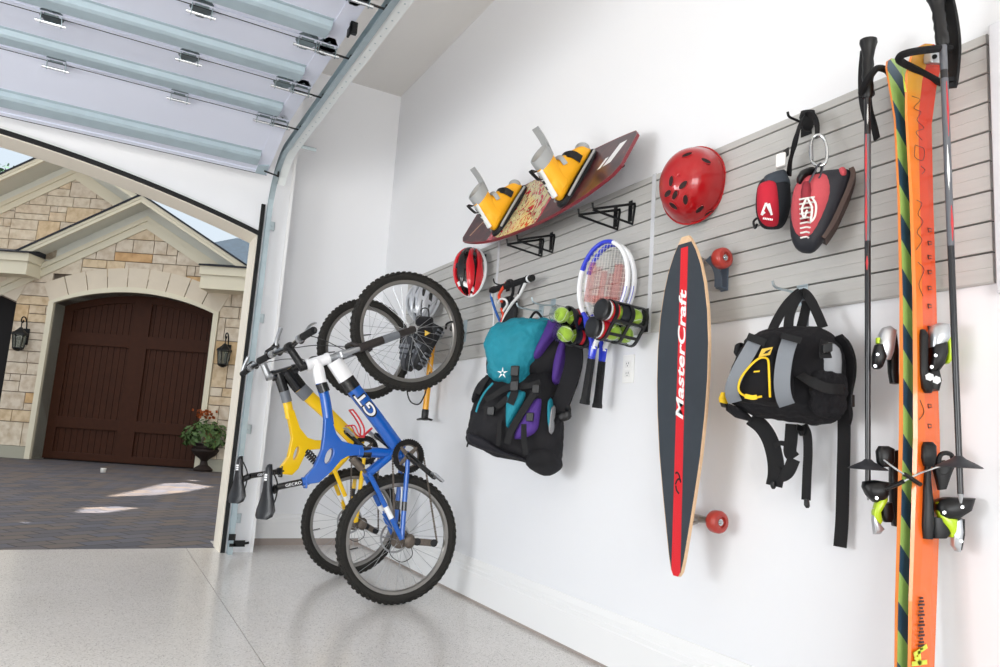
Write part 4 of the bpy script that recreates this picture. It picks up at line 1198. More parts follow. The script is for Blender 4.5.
    tc_ = MB(); tc_.ell(bo(0, .135, .06), WA*.04, WWd*.025, WN*.03); tc_.build('toe_cap', M_bootg, wk, smooth=True)
    tg = MB().strap(spline([bo(0, -.005, .17), bo(0, .03, .235), bo(0, .05, .295)], 5), WA, .045, .006); tg.build('tongue', M_bootg, wk, smooth=True)
    lp = MB().strap(spline([bo(.0, -.115, .19), bo(0, -.130, .215), bo(0, -.135, .165), bo(0, -.125, .15)], 5), WA, .022, .003); lp.build('pull_loop', M_black, wk, smooth=True)
    rl = MB()
    for s in (-1, 1): rl.tube(spline([bo(s*.055, -.13, .028), bo(s*.068, 0, .034), bo(s*.058, .13, .028)], 6), .006, 6); 
    rl.build('side_rail', M_bootg, wk, smooth=True)
boot(-.40); boot(.46)
fn = MB()
for s in (-1, 1): fn.prism([wb(s*.86, -.0, -.007), wb(s*.72, 0, -.007), wb(s*.80, 0, -.05), wb(s*.86, 0, -.05)], WWd*.008)
fn.build('fin', M_black, wk)
def bracket(y, lab):
    """wire bracket: two rods out from a plate, joined by a cross bar with an upturned lip"""
    c = Vector((WALLX-TH, y, 1.80))
    t = thing('board_bracket', c, lab, 'bracket', 'black wire brackets under the wakeboard')
    for s_ in (-1, 1):
        yy = y+s_*.05
        MB().box((WALLX-TH-.004, yy-.012, 1.77), (WALLX-TH-.0005, yy+.012, 1.86)).build('bracket_plate', M_bmetal, t, bevel=.001)
        a = MB().tube([(WALLX-TH-.003, yy-.03, 1.84), (WALLX-.12, yy-.015, 1.81), (WALLX-.205, yy, 1.785), (WALLX-.21, yy, 1.81)], .0055, 8)
        a.tube([(WALLX-TH-.003, yy-.03, 1.835), (WALLX-TH-.004, yy-.02, 1.755), (WALLX-.206, yy, 1.782)], .0055, 8)
        a.build('bracket_arm', M_bmetal, t, smooth=True)
bracket(W(512, 262, .2).y, 'black wire bracket holding the left end of the wakeboard, above the backpack')
bracket(W(586, 232, .2).y, 'black wire bracket holding the wakeboard, above the tennis rackets')

# ============================================================ bike helmets
def bike_helmet(c, up, out, side, L, Wd, D, cols, label, ribs=5, hang=True):
    """long axis up, crown outwards"""
    t = thing('bike_helmet', c, label, 'helmet')
    up, out, side = Vector(up).normalized(), Vector(out).normalized(), Vector(side).normalized()
    def S(a, b, k=1.0):      # a: -1..1 across, b: -1..1 along
        x = a*PI/2; y = b*PI/2
        r = Vector((math.sin(x)*math.cos(y)*Wd*(1.0+.08*b), math.sin(y)*L, math.cos(x)*math.cos(y)*D))
        return c+side*(r.x*k)+up*(r.y*k)+out*(r.z*k)
    base = MB(); rs = []
    for i in range(17):
        b = -1+2*i/16; rs.append([S(-1+2*j/16, b*.985, .9) for j in range(17)]+[S(1-2*j/16, b*.985, .86)*.5+S(0, b*.985, .0)*.5 for j in range(0)])
    base.add([v for r in rs for v in r], [(i*17+j, i*17+j+1, (i+1)*17+j+1, (i+1)*17+j) for i in range(16) for j in range(16)])
    ob = base.build('foam_liner', cols[1], t, smooth=True); m = ob.modifiers.new('solid', 'SOLIDIFY'); m.thickness = .02; m.offset = -1
    for k in range(ribs):
        a0 = -1+2*(k+.14)/ribs; a1 = -1+2*(k+.86)/ribs
        q = MB(); n = 20; sec = []
        for i in range(n+1):
            b = -.97+1.94*i/n; w = 1.0-.35*max(0, math.cos(b*6+k*1.3))
            m0, hw = (a0+a1)/2+.06*math.sin(b*3+k), (a1-a0)/2*w
            sec.append([S(m0-hw, b, 1.0), S(m0-hw*.5, b, 1.035), S(m0+hw*.5, b, 1.035), S(m0+hw, b, 1.0), S(m0+hw, b, .9), S(m0-hw, b, .9)])
        q.rings(sec); q.build('shell_rib', cols[0] if (k != 2 or cols[0] == M_hsil) else M_blackg, t, smooth=True, angle=50)
    for b0, cr_m in ((-.55, cols[3]), (-.05, cols[2]), (.45, cols[2])):
        q = MB(); sec = []
        for i in range(25):
            a = -.95+1.9*i/24; bb = b0+.1*math.cos(a*3)
            sec.append([S(a, bb-.06, 1.0), S(a, bb+.06, 1.0), S(a, bb+.06, .88), S(a, bb-.06, .88)])
        q.rings(sec); q.build('cross_rib', cr_m, t, smooth=True, angle=50)
    rim = MB(); pts = []
    for i in range(40):
        th = 2*PI*i/40; pts.append(c+side*math.cos(th)*Wd*.98*(1+.08*math.sin(th))+up*math.sin(th)*L*.98+out*.004)
    rim.tube(pts, .011, 8, close=True); rim.build('rim_band', cols[3], t, smooth=True)
    stp = MB()
    for s in (-1, 1): stp.strap(spline([c+side*s*Wd*.6, c+side*s*Wd*.5-out*.05-up*.03, c-out*.06-up*.1*1.0], 5), up, .016, .002)
    stp.build('chin_strap', M_web, t)
    dl = MB().tube([c+side*-.03+up*L*.78-out*.02, c+side*.03+up*L*.78-out*.02], .016, 10); dl.build('fit_dial', M_black, t)
    return t
M_hred = mat('helmet_red', '#d3202c', .25, coat=.7); M_hwhite = mat('helmet_white', '#eceef0', .3, coat=.4); M_hsil = mat('helmet_silver', '#c9ccd2', .3, metal=.35, coat=.4)
hc = W(471.5, 272, .12)
bike_helmet(hc, (.12, .22, .95), (-.86, -.42, .05), (.55, -.83, -.1), .150, .092, .11, (M_hred, M_blackg, M_blackg, M_hwhite), 'red, black and white bike helmet hanging left of the wakeboard tip')
hook_c = W(484, 258, .02); slot_hook(hook_c, .09, M_bmetal, 'black hook that the red and white bike helmet hangs from', group=None)
hc = W(424, 302, .12)
bike_helmet(hc, (.25, .25, .95), (-.80, -.55, .1), (.6, -.75, -.1), .145, .105, .115, (M_hsil, M_blackg, M_hsil, M_hsil), 'silver bike helmet with dark vents, seen through the blue bike front wheel', ribs=6)
slot_hook(W(433, 292, .02), .09, M_bmetal, 'black hook behind the silver bike helmet')

# ============================================================ cycling shoes, saddle bag, pump
def shoe(fr, spine, widths, cols, label, name='cycling_shoe', cat='shoe', sole_side=1):
    pass
M_shoe = mat('shoe_grey', '#3d3f44', .6, bump=.4, bscale=200, var=.2); M_shoed = mat('shoe_dark', '#191a1d', .55); M_shoel = mat('shoe_light', '#6b6e74', .5)
def cyc_shoe(a, b, up, label):
    """heel a, toe b; up points out of the top of the foot"""
    a, b = Vector(a), Vector(b); d = (b-a); L = d.length; d.normalize(); u = Vector(up); u = (u-d*u.dot(d)).normalized(); s = d.cross(u)
    t = thing('cycling_shoe', a, label, 'shoe', 'pair of grey cycling shoes')
    so = MB(); rs = []
    prof = [(0, .02), (.03, .032), (.25, .034), (.45, .034), (.65, .046), (.82, .046), (.95, .03), (1, .01)]
    for q, hw in prof:
        c = a+d*L*q; k = .012*math.sin(q*PI)*0
        rs.append([c+s*hw+u*.0, c+s*hw*.95+u*.02, c-s*hw*.95+u*.02, c-s*hw, c-s*hw*.8-u*.010, c+s*hw*.8-u*.010])
    so.rings(rs); so.build('outsole', M_shoed, t, smooth=True, angle=50)
    lg = MB()
    for q in (.08, .16, .62, .70, .78, .86):
        for e in (-1, 1): lg.obox(a+d*L*q+s*e*.022-u*.014, d*.006, s*.012, u*.006)
    k_ = lg.build('tread_lug', M_shoel, t); k_['kind'] = 'stuff'
    up_ = MB(); rs = []
    for q, hw, h in ((.0, .014, .045), (.05, .030, .085), (.2, .033, .09), (.35, .034, .085), (.5, .038, .07), (.7, .044, .055), (.86, .042, .045), (.96, .026, .034), (1., .008, .022)):
        c = a+d*L*q; r = []
        for k in range(16):
            an = 2*PI*k/16; x, y = math.cos(an), math.sin(an); r.append(c+s*x*hw+u*(.018+h*.5+math.copysign(abs(y)**.8, y)*h*.5))
        rs.append(r)
    up_.rings(rs); up_.build('upper', M_shoe, t, smooth=True, angle=80)
    for q, h in ((.42, .082), (.56, .068), (.70, .058)):
        c = a+d*L*q
        MB().strap(spline([c+s*.042+u*.03, c+s*.03+u*(.018+h), c-s*.03+u*(.018+h), c-s*.042+u*.03], 5), d, .022, .004).build('strap', M_shoel, t, smooth=True)
    col = MB(); col.tube([a+d*L*(.2+.15*math.cos(2*PI*k/14))+s*.024*math.sin(2*PI*k/14)+u*.108 for k in range(14)], .006, 6, close=True); col.build('collar', M_shoed, t, smooth=True)
    return t
cyc_shoe(W(441, 327, .10), W(417, 370, .20), (-.5, .75, .2), 'right grey cycling shoe, its sole towards the slatwall, by the pump')
cyc_shoe(W(421, 335, .16), W(409, 371, .23), (-.7, .65, .1), 'left grey cycling shoe, behind the fork of the blue bike')
bag_fr = Fr(W(424, 325, .27), (-.75, -.65, 0))
sb = thing('pouch', W(424, 332, .27), 'black pouch with a small yellow triangle, under the silver helmet', 'pouch')
loft(bag_fr, [(417, 316, 432, 317, .012, .02), (416, 318, 433, 319, .03, .03), (416, 324, 433, 325, .034, .03), (417, 326, 432, 327, .012, .02)], amp=.002).build('bag_lid', M_nylon, sb, smooth=True, angle=80)
loft(bag_fr, [(419, 327, 432, 327, .02, .02), (418, 331, 433, 331, .035, .03), (418, 340, 433, 340, .035, .03), (420, 343, 431, 343, .015, .02)], amp=.002).build('bag_body', M_nylon, sb, smooth=True, angle=80)
q = MB().prism([bag_fr(425, 330.5, .037), bag_fr(425, 336, .037), bag_fr(430.5, 333, .037)], bag_fr.n*.002); q.build('reflector', mat('reflector_yellow', '#f2c530', .3), sb)
MB().tube(spline([bag_fr(421, 316, 0), bag_fr(422, 309, 0), bag_fr(428, 309, 0), bag_fr(429, 317, 0)], 5), .004, 6).build('bag_loop', M_web, sb)
pmp_x = .09
pt, pb = W(430.5, 362, pmp_x), W(424.5, 419, pmp_x)
pu = thing('floor_pump', pb, 'yellow floor pump with black foot hanging under the cycling shoes', 'pump')
ax = (pt-pb).normalized()
MB().tube([pb+ax*.055, pt+ax*.16], .0185, 16).build('barrel', mat('pump_yellow', '#f0a818', .35, coat=.4), pu, smooth=True)
MB().lathe([(.016, .0), (.021, .004), (.022, .05), (.019, .06)], pb, ax, 16).build('barrel_collar', M_black, pu, smooth=True)
hp = pt+ax*.17
MB().tube([hp-Vector((0, .09, 0)), hp+Vector((0, .09, 0))], .012, 12).build('pump_handle', M_black, pu, smooth=True)
fo = MB(); ydir = Vector((0, 1, 0))
fo.etube([pb-ydir*.10+Vector((.0, 0, -.004)), pb-ydir*.05, pb, pb+ydir*.05, pb+ydir*.10+Vector((0, 0, -.004))], [(.012, .006), (.02, .007), (.03, .010), (.02, .007), (.012, .006)], (1, 0, 0), n=12); fo.build('foot', M_bmetal, pu, smooth=True)
hs = [W(430, 372, .13), W(426.5, 388, .135), W(424.5, 395, .135), W(419, 404, .135), W(411, 402, .135), W(407.5, 393, .13), W(409, 382, .13)]
MB().tube(spline(hs, 7), .0045, 8).build('hose', M_black, pu, smooth=True)
# hooks that carry the front wheels
def bike_hook(c, rimc, lab):
    t = thing('bike_hook', c, lab, 'hook', 'black hooks holding the bike wheels')
    MB().box((WALLX-TH-.004, c.y-.022, c.z-.10), (WALLX-TH-.0005, c.y+.022, c.z+.03)).build('hook_plate', M_galvd, t, bevel=.001)
    r = Vector(rimc); a = MB()
    a.tube(spline([(WALLX-TH-.004, c.y, c.z-.05), (WALLX-.045, c.y, c.z-.045), (r.x+.01, (r.y+c.y)/2, r.z+.02), (r.x-.035, r.y, r.z+.045), (r.x-.07, r.y, r.z+.03), (r.x-.075, r.y-.002, r.z+.0)], 7), .006, 10); a.build('hook_rod', M_bmetal, t, smooth=True)
bike_hook(W(465, 325, .02), BB_((458, 331)), 'black hook gripping the blue bike front wheel at its right edge')

# ============================================================ tow rope handle
ha, hb = W(493, 290, .10), W(531, 274, .10); hb = Vector((ha.x, hb.y, ha.z))
tw = thing('tow_handle', (ha+hb)/2, 'black foam tow rope handle with blue, orange and white rope, above the backpack', 'tow handle')
MB().tube([ha, hb], .0165, 14).build('foam_grip', M_foam, tw, smooth=True)
for e_, o_ in ((ha, 1), (hb, -1)):
    d = Vector((0, o_, 0)); MB().tube([e_-d*.018, e_-d*.004], .0185, 14).build('grip_ring', M_hwhite if o_ < 0 else M_blackm, tw, smooth=True)
    MB().tube([e_-d*.0, e_+d*.018], [.018, .016], 14).build('end_cap', M_black, tw, smooth=True)
M_rb, M_ro, M_rw = mat('rope_blue', '#2b5ea8', .8, bump=.6, bscale=400), mat('rope_orange', '#e0472a', .8, bump=.6, bscale=400), mat('rope_white', '#e6e6e6', .8, bump=.6, bscale=400)
def rope(pts, m, r=.007, off=.09, name='rope'):
    MB().tube(spline([W(x, y, o if o else off) for x, y, o in pts], 6), r, 8).build(name, m, tw, smooth=True)
rope([(492, 289, .10), (491.5, 298, .09), (496, 312, .08), (500, 322, .07), (501, 332, .06)], M_rb)
rope([(491.5, 292, .10), (493, 305, .07), (494, 320, .06), (492, 333, .05)], M_rw, .005)
rope([(507, 282, .10), (503, 288, .11), (499, 296, .10), (502, 302, .09)], M_ro, .008)
rope([(498, 303, .09), (501, 299, .1), (506, 300, .1), (507, 305, .09), (503, 312, .08), (502, 325, .07)], M_rw, .006)
rope([(527, 279, .10), (520, 294, .095), (511, 305, .085), (504, 318, .075), (502, 330, .06)], M_rw, .0075)
rope([(527, 277, .105), (523, 284, .098), (519, 294, .0965)], M_blackm, .0095, name='rope_sleeve')
rope([(506, 283, .10), (512, 281, .12), (513, 292, .09), (510, 300, .08)], M_blackm, .008)
rope([(501, 308, .09), (503, 316, .08), (500, 324, .075)], M_ro, .006)
fr_ = Fr(W(510, 310, .06), (-1, 0, 0))
loft(fr_, [(504, 299, 512, 296, .01, .01), (502, 304, 516, 300, .018, .02), (502, 314, 517, 310, .02, .02), (502, 326, 515, 322, .018, .02), (504, 334, 511, 332, .008, .01)], amp=.002).build('rope_bundle', M_blackm, tw, smooth=True, angle=80)
slot_hook(W(508, 283, .02), .09, M_bmetal, 'black hook that carries the tow rope handle')
# ============================================================ tennis rackets
M_rkw = mat('racket_white', '#eef0f4', .3, coat=.5); M_rkb = mat('racket_blue', '#2338c8', .3, coat=.5); M_string = mat('racket_string', '#d9d8d0', .5); M_stred = mat('string_red', '#c9574c', .6); M_gripb = mat('racket_grip', '#17171a', .8, bump=.4, bscale=300)
def racket(cpx, bpx, off, label):
    """head centre and butt of the handle in pixels"""
    Hn = Vector((-.95, -.31, 0)); c = W(*cpx, off); b = W(*bpx, off)
    ax = (c-b).normalized(); h = ax.cross(Hn).normalized(); nn = h.cross(ax).normalized()
    if h.y > 0: h = -h
    t = thing('tennis_racket', b, label, 'tennis racket', 'blue and white tennis rackets')
    RA, RB = .168, .117
    def hp(a, k=1.0): return c+ax*RA*math.cos(a)*k+h*RB*math.sin(a)*k
    def arc(a0, a1, m, nm, r=.0125, parent=t, n=14):
        pts = [hp(a0+(a1-a0)*i/n) for i in range(n+1)]
        q = MB().etube(pts, (r*1.0, r*.75), nn, n=10); return q.build(nm, m, parent, smooth=True)
    D = math.radians
    arc(D(-75), D(10), M_rkb, 'head_frame'); arc(D(10), D(125), M_rkw, 'head_frame'); arc(D(-140), D(-75), M_rkw, 'head_frame'); arc(D(-185), D(-140), M_rkb, 'head_frame'); arc(D(125), D(176), M_rkb, 'head_frame')
    th0 = D(148); hl = (c-b).length; jn = b+ax*(hl*.52)
    for s in (1, -1):
        p0 = hp(th0*s); 
        MB().etube(spline([p0, p0*.55+jn*.45+h*s*.012, jn+h*s*.012, jn-ax*.03+h*s*.008], 6), (.0125, .0095), nn, n=10).build('throat', M_rkw if s > 0 else M_rkb, t, smooth=True)
    for k in range(3):   # blue stripes on the white shoulder
        a0, a1 = D(92), D(124); off_ = (-.006+.006*k)
        pts = [hp(a0+(a1-a0)*i/8)+nn*.0098+h*off_ for i in range(9)]
        MB().tube(pts, .0012, 5).build('stripe', M_rkb, t)
    st = MB()
    for i in range(16):
        y = -.92+1.84*i/15; e = math.sqrt(1-y*y); st.tube([c+h*RB*y+ax*RA*e, c+h*RB*y-ax*RA*e], .0008, 4)
    for i in range(18):
        y = -.93+1.86*i/17; e = math.sqrt(1-y*y); st.tube([c+ax*RA*y+h*RB*e, c+ax*RA*y-h*RB*e], .0008, 4)
    q = st.build('strings', M_string, t); q['kind'] = 'stuff'
    # red block W stencilled on the strings
    wm = MB()
    def bar(p, q_, w): 
        P, Q = c+h*p[0]+ax*p[1], c+h*q_[0]+ax*q_[1]; wm.strap([P+nn*.0012, Q+nn*.0012], h, w, .0004)
    hw, hh = .075, .08
    bar((-hw*.85, hh), (-hw*.85, -hh), .036); bar((0, hh*.6), (0, -hh), .03); bar((hw*.85, hh), (hw*.85, -hh), .036)
    wm.strap([c-h*hw*1.08-ax*hh*.85+nn*.0012, c+h*hw*1.08-ax*hh*.85+nn*.0012], ax, .03, .0004)
    wm.build('letter_w', mat('string_ink', '#c45a50', .7, alpha=.2), t)
    gr = MB(); g0, g1 = b, b+ax*hl*.375
    gr.etube([g0, g0+ax*.012, g0+ax*.02, g0+ax*.06, g1], [(.0185, .0205), (.0185, .0205), (.016, .018), (.0145, .0165), (.0135, .0155)], nn, n=8, power=.8); gr.build('grip', M_gripb, t, smooth=True, angle=30)
    sh = MB().etube([g1-ax*.005, jn-ax*.02], [(.013, .015), (.014, .02)], nn, n=8); sh.build('shaft', M_rkb, t, smooth=True)
    wr = MB()
    for i in range(9): wr.torus(b+ax*(.04+i*.019), (ax+h*.25).normalized(), .0162, .0008, 14, 4)
    wr.build('grip_wrap', M_blackm, t)['kind'] = 'stuff'
    return t
racket((603, 283), (584.5, 404), .14, 'blue and white tennis racket hanging farther left, its handle behind the ball holder')
racket((610, 285), (597, 408), .075, 'blue and white tennis racket hanging close to the slats, its handle right of the other')

# ============================================================ tennis balls, cans and their holders
def ball_material():
    m = mat('tennis_felt', '#b9dc4a', .9, bump=.5, bscale=250, sheen=.5); n, l, b = nodes(m); return m
M_ball = ball_material(); M_seam = mat('ball_seam', '#eef2e0', .7)
M_clear = mat('clear_plastic', '#f2f6f4', .05, trans=1.0, ior=1.08); M_canr = mat('can_label_red', '#c9232f', .4); M_cang = mat('can_label_green', '#6fa53a', .4); M_cand = mat('can_label_dark', '#20242a', .4)
M_lid = mat('can_lid', '#121214', .35)
ball_proto = None
def ball(c, label, rot, group):
    global ball_proto
    if ball_proto is None:
        t = thing('tennis_ball', c, label, 'tennis ball', group)
        q = MB().sph((0, 0, 0), .0328, 24, 14).build('felt', M_ball, t, smooth=True, local=True)
        sm = MB(); pts = []
        for i in range(60):
            a = 2*PI*i/60; x, y, z = .75*math.cos(a)+.25*math.cos(3*a), .75*math.sin(a)-.25*math.sin(3*a), .87*math.sin(2*a); v = Vector((x, y, z)).normalized()*.0329; pts.append(v)
        sm.tube(pts, .0014, 6, close=True).build('seam', M_seam, t, local=True); ball_proto = t
    else:
        t = copy_tree(ball_proto); t.location = c; t['label'] = label; t['group'] = group
    t.rotation_euler = rot
    return t
AXC = Vector((1, .10, -.03)).normalized()     # the cans point into the wall
def can(c, lid, label, band, glab):
    """c = centre of the outer end"""
    t = thing('ball_can', c, label, 'ball can', 'tennis ball cans in the holders')
    u = AXC; L = .205; R = .0375
    MB().lathe([(R, .0), (R, L), (R-.0015, L), (R-.0015, 0.0)], c, u, 28).build('tube', M_clear, t, smooth=True)
    if lid:
        MB().lathe([(.02, -.004), (.036, -.004), (.0405, -.001), (.0405, .016), (.0385, .016), (.0385, 0)], c, u, 28).build('lid', M_lid, t, smooth=True, angle=40)
        MB().lathe([(.0384, .016), (.0384, .026)], c, u, 28, cap=False).build('rim', M_hwhite, t, smooth=True)
        lb = MB()
        MB().lathe([(R+.0006, .03), (R+.0006, .062)], c, u, 28, cap=False).build('label_band', M_canr, t, smooth=True)
        MB().lathe([(R+.0006, .075), (R+.0006, .14)], c, u, 28, cap=False, ).build('label_band', M_cand if band else M_cang, t, smooth=True) if band == 2 else None
    else:
        MB().lathe([(R+.0006, .075), (R+.0006, .16)], c, u, 28, cap=False).build('label_band', M_cand, t, smooth=True)
        MB().lathe([(R+.0008, .10), (R+.0008, .115)], c, u, 28, cap=False).build('label_stripe', M_canr, t, smooth=True)
    for k in range(3):
        d = .037+.066*k
        where = ('front', 'middle', 'rear')[k]
        ball(c+u*d, '%s tennis ball in the %s' % (where, glab), (k*.9+c.z*9, k*1.7+.4, c.z*31), 'yellow green tennis balls')
c1, c2 = W(554.5, 313.5, .27), W(558, 332.5, .27)
can(c1, False, 'clear open ball can, upper of the left holder', 1, 'upper left can beside the backpack')
can(c2, False, 'clear open ball can, lower of the left holder', 1, 'lower left can beside the backpack')
c3, c4 = W(601, 309, .27), W(592, 327, .27)
can(c3, True, 'ball can with black lid and red band, upper of the right holder', 2, 'upper right can with black lid')
can(c4, True, 'ball can with black lid, lower of the right holder', 1, 'lower right can with black lid')
def holder(ca, cb, label, a0, a1):
    """black moulded cradle: ribs round both cans and long rails back to the wall"""
    t = thing('can_holder', Vector((WALLX-TH, (ca.y+cb.y)/2, (ca.z+cb.z)/2)), label, 'can holder', 'black holders for ball cans')
    u = AXC; mid = (ca+cb)/2; dz = (ca-cb); hl = dz.length/2; v = dz.normalized(); s = u.cross(v).normalized(); R = .0425
    def loop(d):
        p = []
        for i in range(11):
            a = PI*i/10; p.append(mid+u*d+v*hl+v*R*math.sin(a)+s*R*math.cos(a))
        for i in range(11):
            a = PI+PI*i/10; p.append(mid+u*d-v*hl+v*R*math.sin(a)+s*R*math.cos(a))
        return p
    for k in range(3):
        d = a0+(a1-a0)*k/2
        p = loop(d); q = MB(); q.strap(p+[p[0], p[1]], u, .014, .005); q.build('rib', M_black, t, smooth=True, angle=40)
    for sv, ss in ((1, 0), (-1, 0), (.35, 1), (-.35, 1), (.35, -1), (-.35, -1)):
        p0 = mid+v*(hl+R)*sv*(1 if ss == 0 else 1)+s*R*ss
        MB().strap([p0+u*a0, p0+u*(a1+.0)], s if ss == 0 else v, .011, .005).build('rail', M_black, t)
    bp = MB(); e = mid+u*((WALLX-TH-.002-mid.x)/u.x)
    bp.box((WALLX-TH-.006, e.y-.02, max(PBt+.002, e.z-hl)), (WALLX-TH-.001, e.y+.02, e.z+hl+R)); bp.build('mount_plate', M_black, t, bevel=.002)
    MB().strap([mid+u*a1+v*.02, e+v*.02], v, .03, .005).build('mount_arm', M_black, t)
holder(c1, c2, 'black ball can holder left of the racket handles, beside the backpack', .07, .19)
holder(c3, c4, 'black ball can holder in front of the tennis racket heads', .045, .20)
slot_hook(W(553, 303, .02), .12, M_galvd, 'grey slat hook above the left ball can holder, behind the backpack')

# ============================================================ trekking backpack
M_teal = mat('teal_nylon', '#137f92', .7, bump=.4, bscale=700, var=.15, vscale=12, ); M_purple = mat('purple_nylon', '#4a2a80', .7, bump=.4, bscale=700, var=.2, ); M_packb = mat('pack_black', '#0e0d12', .8, bump=.4, bscale=800, var=.25, vscale=10, )
bn = Vector((-.77, -.64, 0)).normalized()
bp0 = W(515, 395, .24); bf = Fr(bp0, bn)
bk = thing('backpack', W(525, 470, .15), 'large teal, purple and black hiking backpack hanging under the tow rope handle', 'backpack')
# main body and lower black pocket
loft(bf, [(487, 372, 552, 362, .03, .06), (482, 384, 556, 376, .10, .11), (477, 402, 560, 396, .12, .12), (472, 420, 563, 420, .13, .125), (468, 436, 563, 444, .125, .125), (467, 443, 561, 460, .10, .115), (476, 448, 558, 467, .05, .08), (500, 457, 552, 470, .015, .03)], amp=.007, sc_=9).build('pack_body', M_packb, bk, smooth=True, angle=180, subsurf=1); crumple([o for o in bpy.data.objects if o.parent == bk and o.name.startswith('pack_body')][-1], .022, .07)
loft(bf, [(496, 330, 566, 322, .02, .06), (489, 345, 570, 335, .07, .11), (487, 365, 568, 355, .09, .12), (486, 384, 562, 380, .09, .12)], amp=.004).build('pack_upper', M_packb, bk, smooth=True, angle=85, subsurf=1)
# teal lid drooping over the front
loft(bf, [(506, 322, 546, 318.5, .02, .05, ), (497, 325, 555, 320, .08, .10), (491, 333, 556, 326, .125, .11), (489, 345, 552, 338, .145, .08), (489, 356, 546, 352, .150, .06), (491, 369, 541, 366, .142, .04), (494, 380, 536, 381, .132, .03), (502, 388, 530, 388, .11, .02)], amp=.013, sc_=13, seed=5).build('lid', M_teal, bk, smooth=True, angle=180, subsurf=1)
crumple([o for o in bpy.data.objects if o.parent == bk and o.name.startswith('lid')][-1], .035, .07)
pf_ = MB()
loft(bf, [(546, 319.5, 553, 320, .03, .04), (547, 327, 566, 325, .075, .09), (544, 342, 562, 337, .105, .09), (540, 352, 553, 349, .118, .06), (537, 365, 546, 362, .118, .05)], amp=.004, mb=pf_, seed=9).build('lid_side', M_purple, bk, smooth=True, angle=85, subsurf=1)
def bpoly(pts, d, name, m, th=.004, parent=bk, amp=.0):
    P = [bf(x, y, d+(z[0] if z else 0)) for x, y, *z in pts]
    return MB().prism(P, bn*th).build(name, m, parent, bevel=.002)
# teal wedge, purple panels, side straps on the body
def blob(rows, name, m, amp=.003, seed=1, power=.8):
    dm = min(r[4] for r in rows)-.02
    return loft(bf, [(a, b, c, d, e-dm, f+.02) for a, b, c, d, e, f in rows], d0=dm, amp=amp, seed=seed, power=power).build(name, m, bk, smooth=True, angle=85, subsurf=1)
blob([(506.5, 389, 529, 389, .140, 0), (506.5, 402, 523, 403, .155, 0), (507, 416, 516, 416, .158, 0), (507.5, 429, 509.5, 429, .15, 0)], 'front_panel', M_teal)
blob([(534, 399, 542, 396, .135, 0), (527, 411, 541, 407, .148, 0), (519, 424, 539, 420, .150, 0), (514, 436, 539, 430, .150, 0), (514, 441, 531, 437, .14, 0)], 'side_panel', M_purple)
blob([(560, 338, 568, 336, .05, .02), (555, 356, 566, 354, .07, .02), (553, 372, 562, 372, .075, .02), (552, 385, 558, 386, .06, .02)], 'side_panel', M_purple)
blob([(548, 398, 552, 396, .105, .02), (548, 416, 552, 414, .115, .02), (549, 432, 553, 430, .108, .02)], 'side_trim', M_teal)
blob([(553, 405, 555, 404, .10, .02), (550, 420, 554, 418, .112, .02), (549, 436, 553, 434, .108, .02)], 'side_trim', mat('pack_grey', '#8a8b8e', .8))
# left side pocket with a teal zip
blob([(487, 374, 497, 374, .05, .06), (481, 384, 494, 384, .115, .06), (477, 396, 488, 395, .125, .08), (475, 406, 482, 404, .115, .08)], 'side_pocket', M_packb)
pstrap(bf, [(493, 383), (485, 392), (479, 403), (476, 412)], .008, .128, 'zip', M_teal, bk)
pstrap(bf, [(488, 376), (483, 384), (478, 394)], .02, .118, 'compression_strap', M_web, bk)
# centre buckle strap from the lid, diagonal straps across the front
pstrap(bf, [(515.5, 366), (515, 378), (514.5, 392), (510, 404)], .034, .158, 'buckle_strap', M_web, bk)
for (x, y) in ((515, 371), (514.5, 386)):
    c = bf(x, y, .166); MB().obox(c, bf(x+4, y, .166)-c, Vector((0, 0, .022)), bn*.008).build('buckle', M_black, bk, bevel=.004)
pstrap(bf, [(537, 389), (528, 403), (518.5, 418), (511, 431), (507, 444)], .03, .155, 'diagonal_strap', M_web, bk)
pstrap(bf, [(486, 400), (495, 395), (504, 389), (515, 386), (528, 386), (540, 382)], .024, .152, 'diagonal_strap', M_web, bk)
pstrap(bf, [(484, 411), (492, 410), (500, 405), (508, 398)], .026, .142, 'cross_strap', M_web, bk)
pstrap(bf, [(524, 424), (524, 440), (526, 455)], .024, .148, 'lower_strap', M_web, bk)
pstrap(bf, [(500, 420), (499, 434), (498, 446)], .02, .146, 'lower_strap', M_web, bk)
for (x, y) in ((491, 411), (530, 417), (536, 389)):
    c = bf(x, y, .158); MB().obox(c, bf(x+3.5, y, .158)-c, Vector((0, 0, .018)), bn*.007).build('buckle', M_black, bk, bevel=.003)
blob([(470, 430, 492, 437, .128, 0), (468, 438, 500, 447, .132, 0), (470, 444, 520, 456, .12, 0), (490, 452, 540, 464, .08, 0)], 'bottom_pocket', mat('pack_charcoal', '#13121a', .8, bump=.3, bscale=800), amp=.005)
blob([(533, 445, 556, 444, .10, .03), (530, 456, 560, 456, .11, .04), (526, 465, 563, 466, .09, .04), (535, 472, 561, 469, .04, .03), (546, 477, 553, 475, .01, .01)], 'hip_belt', M_packb, amp=.004)
# white star-like maker's mark on the lid
mk_ = MB(); c = bf(502.5, 373, .153)
hx = (bf(503.5, 373, .153)-c); hx.normalize()
for k in range(5):
    a = PI/2+2*PI*k/5; d = hx*math.cos(a)+Vector((0, 0, math.sin(a))); w_ = hx*-math.sin(a)+Vector((0, 0, math.cos(a)))
    mk_.prism([c+d*.006-w_*.004, c+d*.026, c+d*.006+w_*.004], bn*.0015)
mk_.build('emblem', M_whitemark, bk)
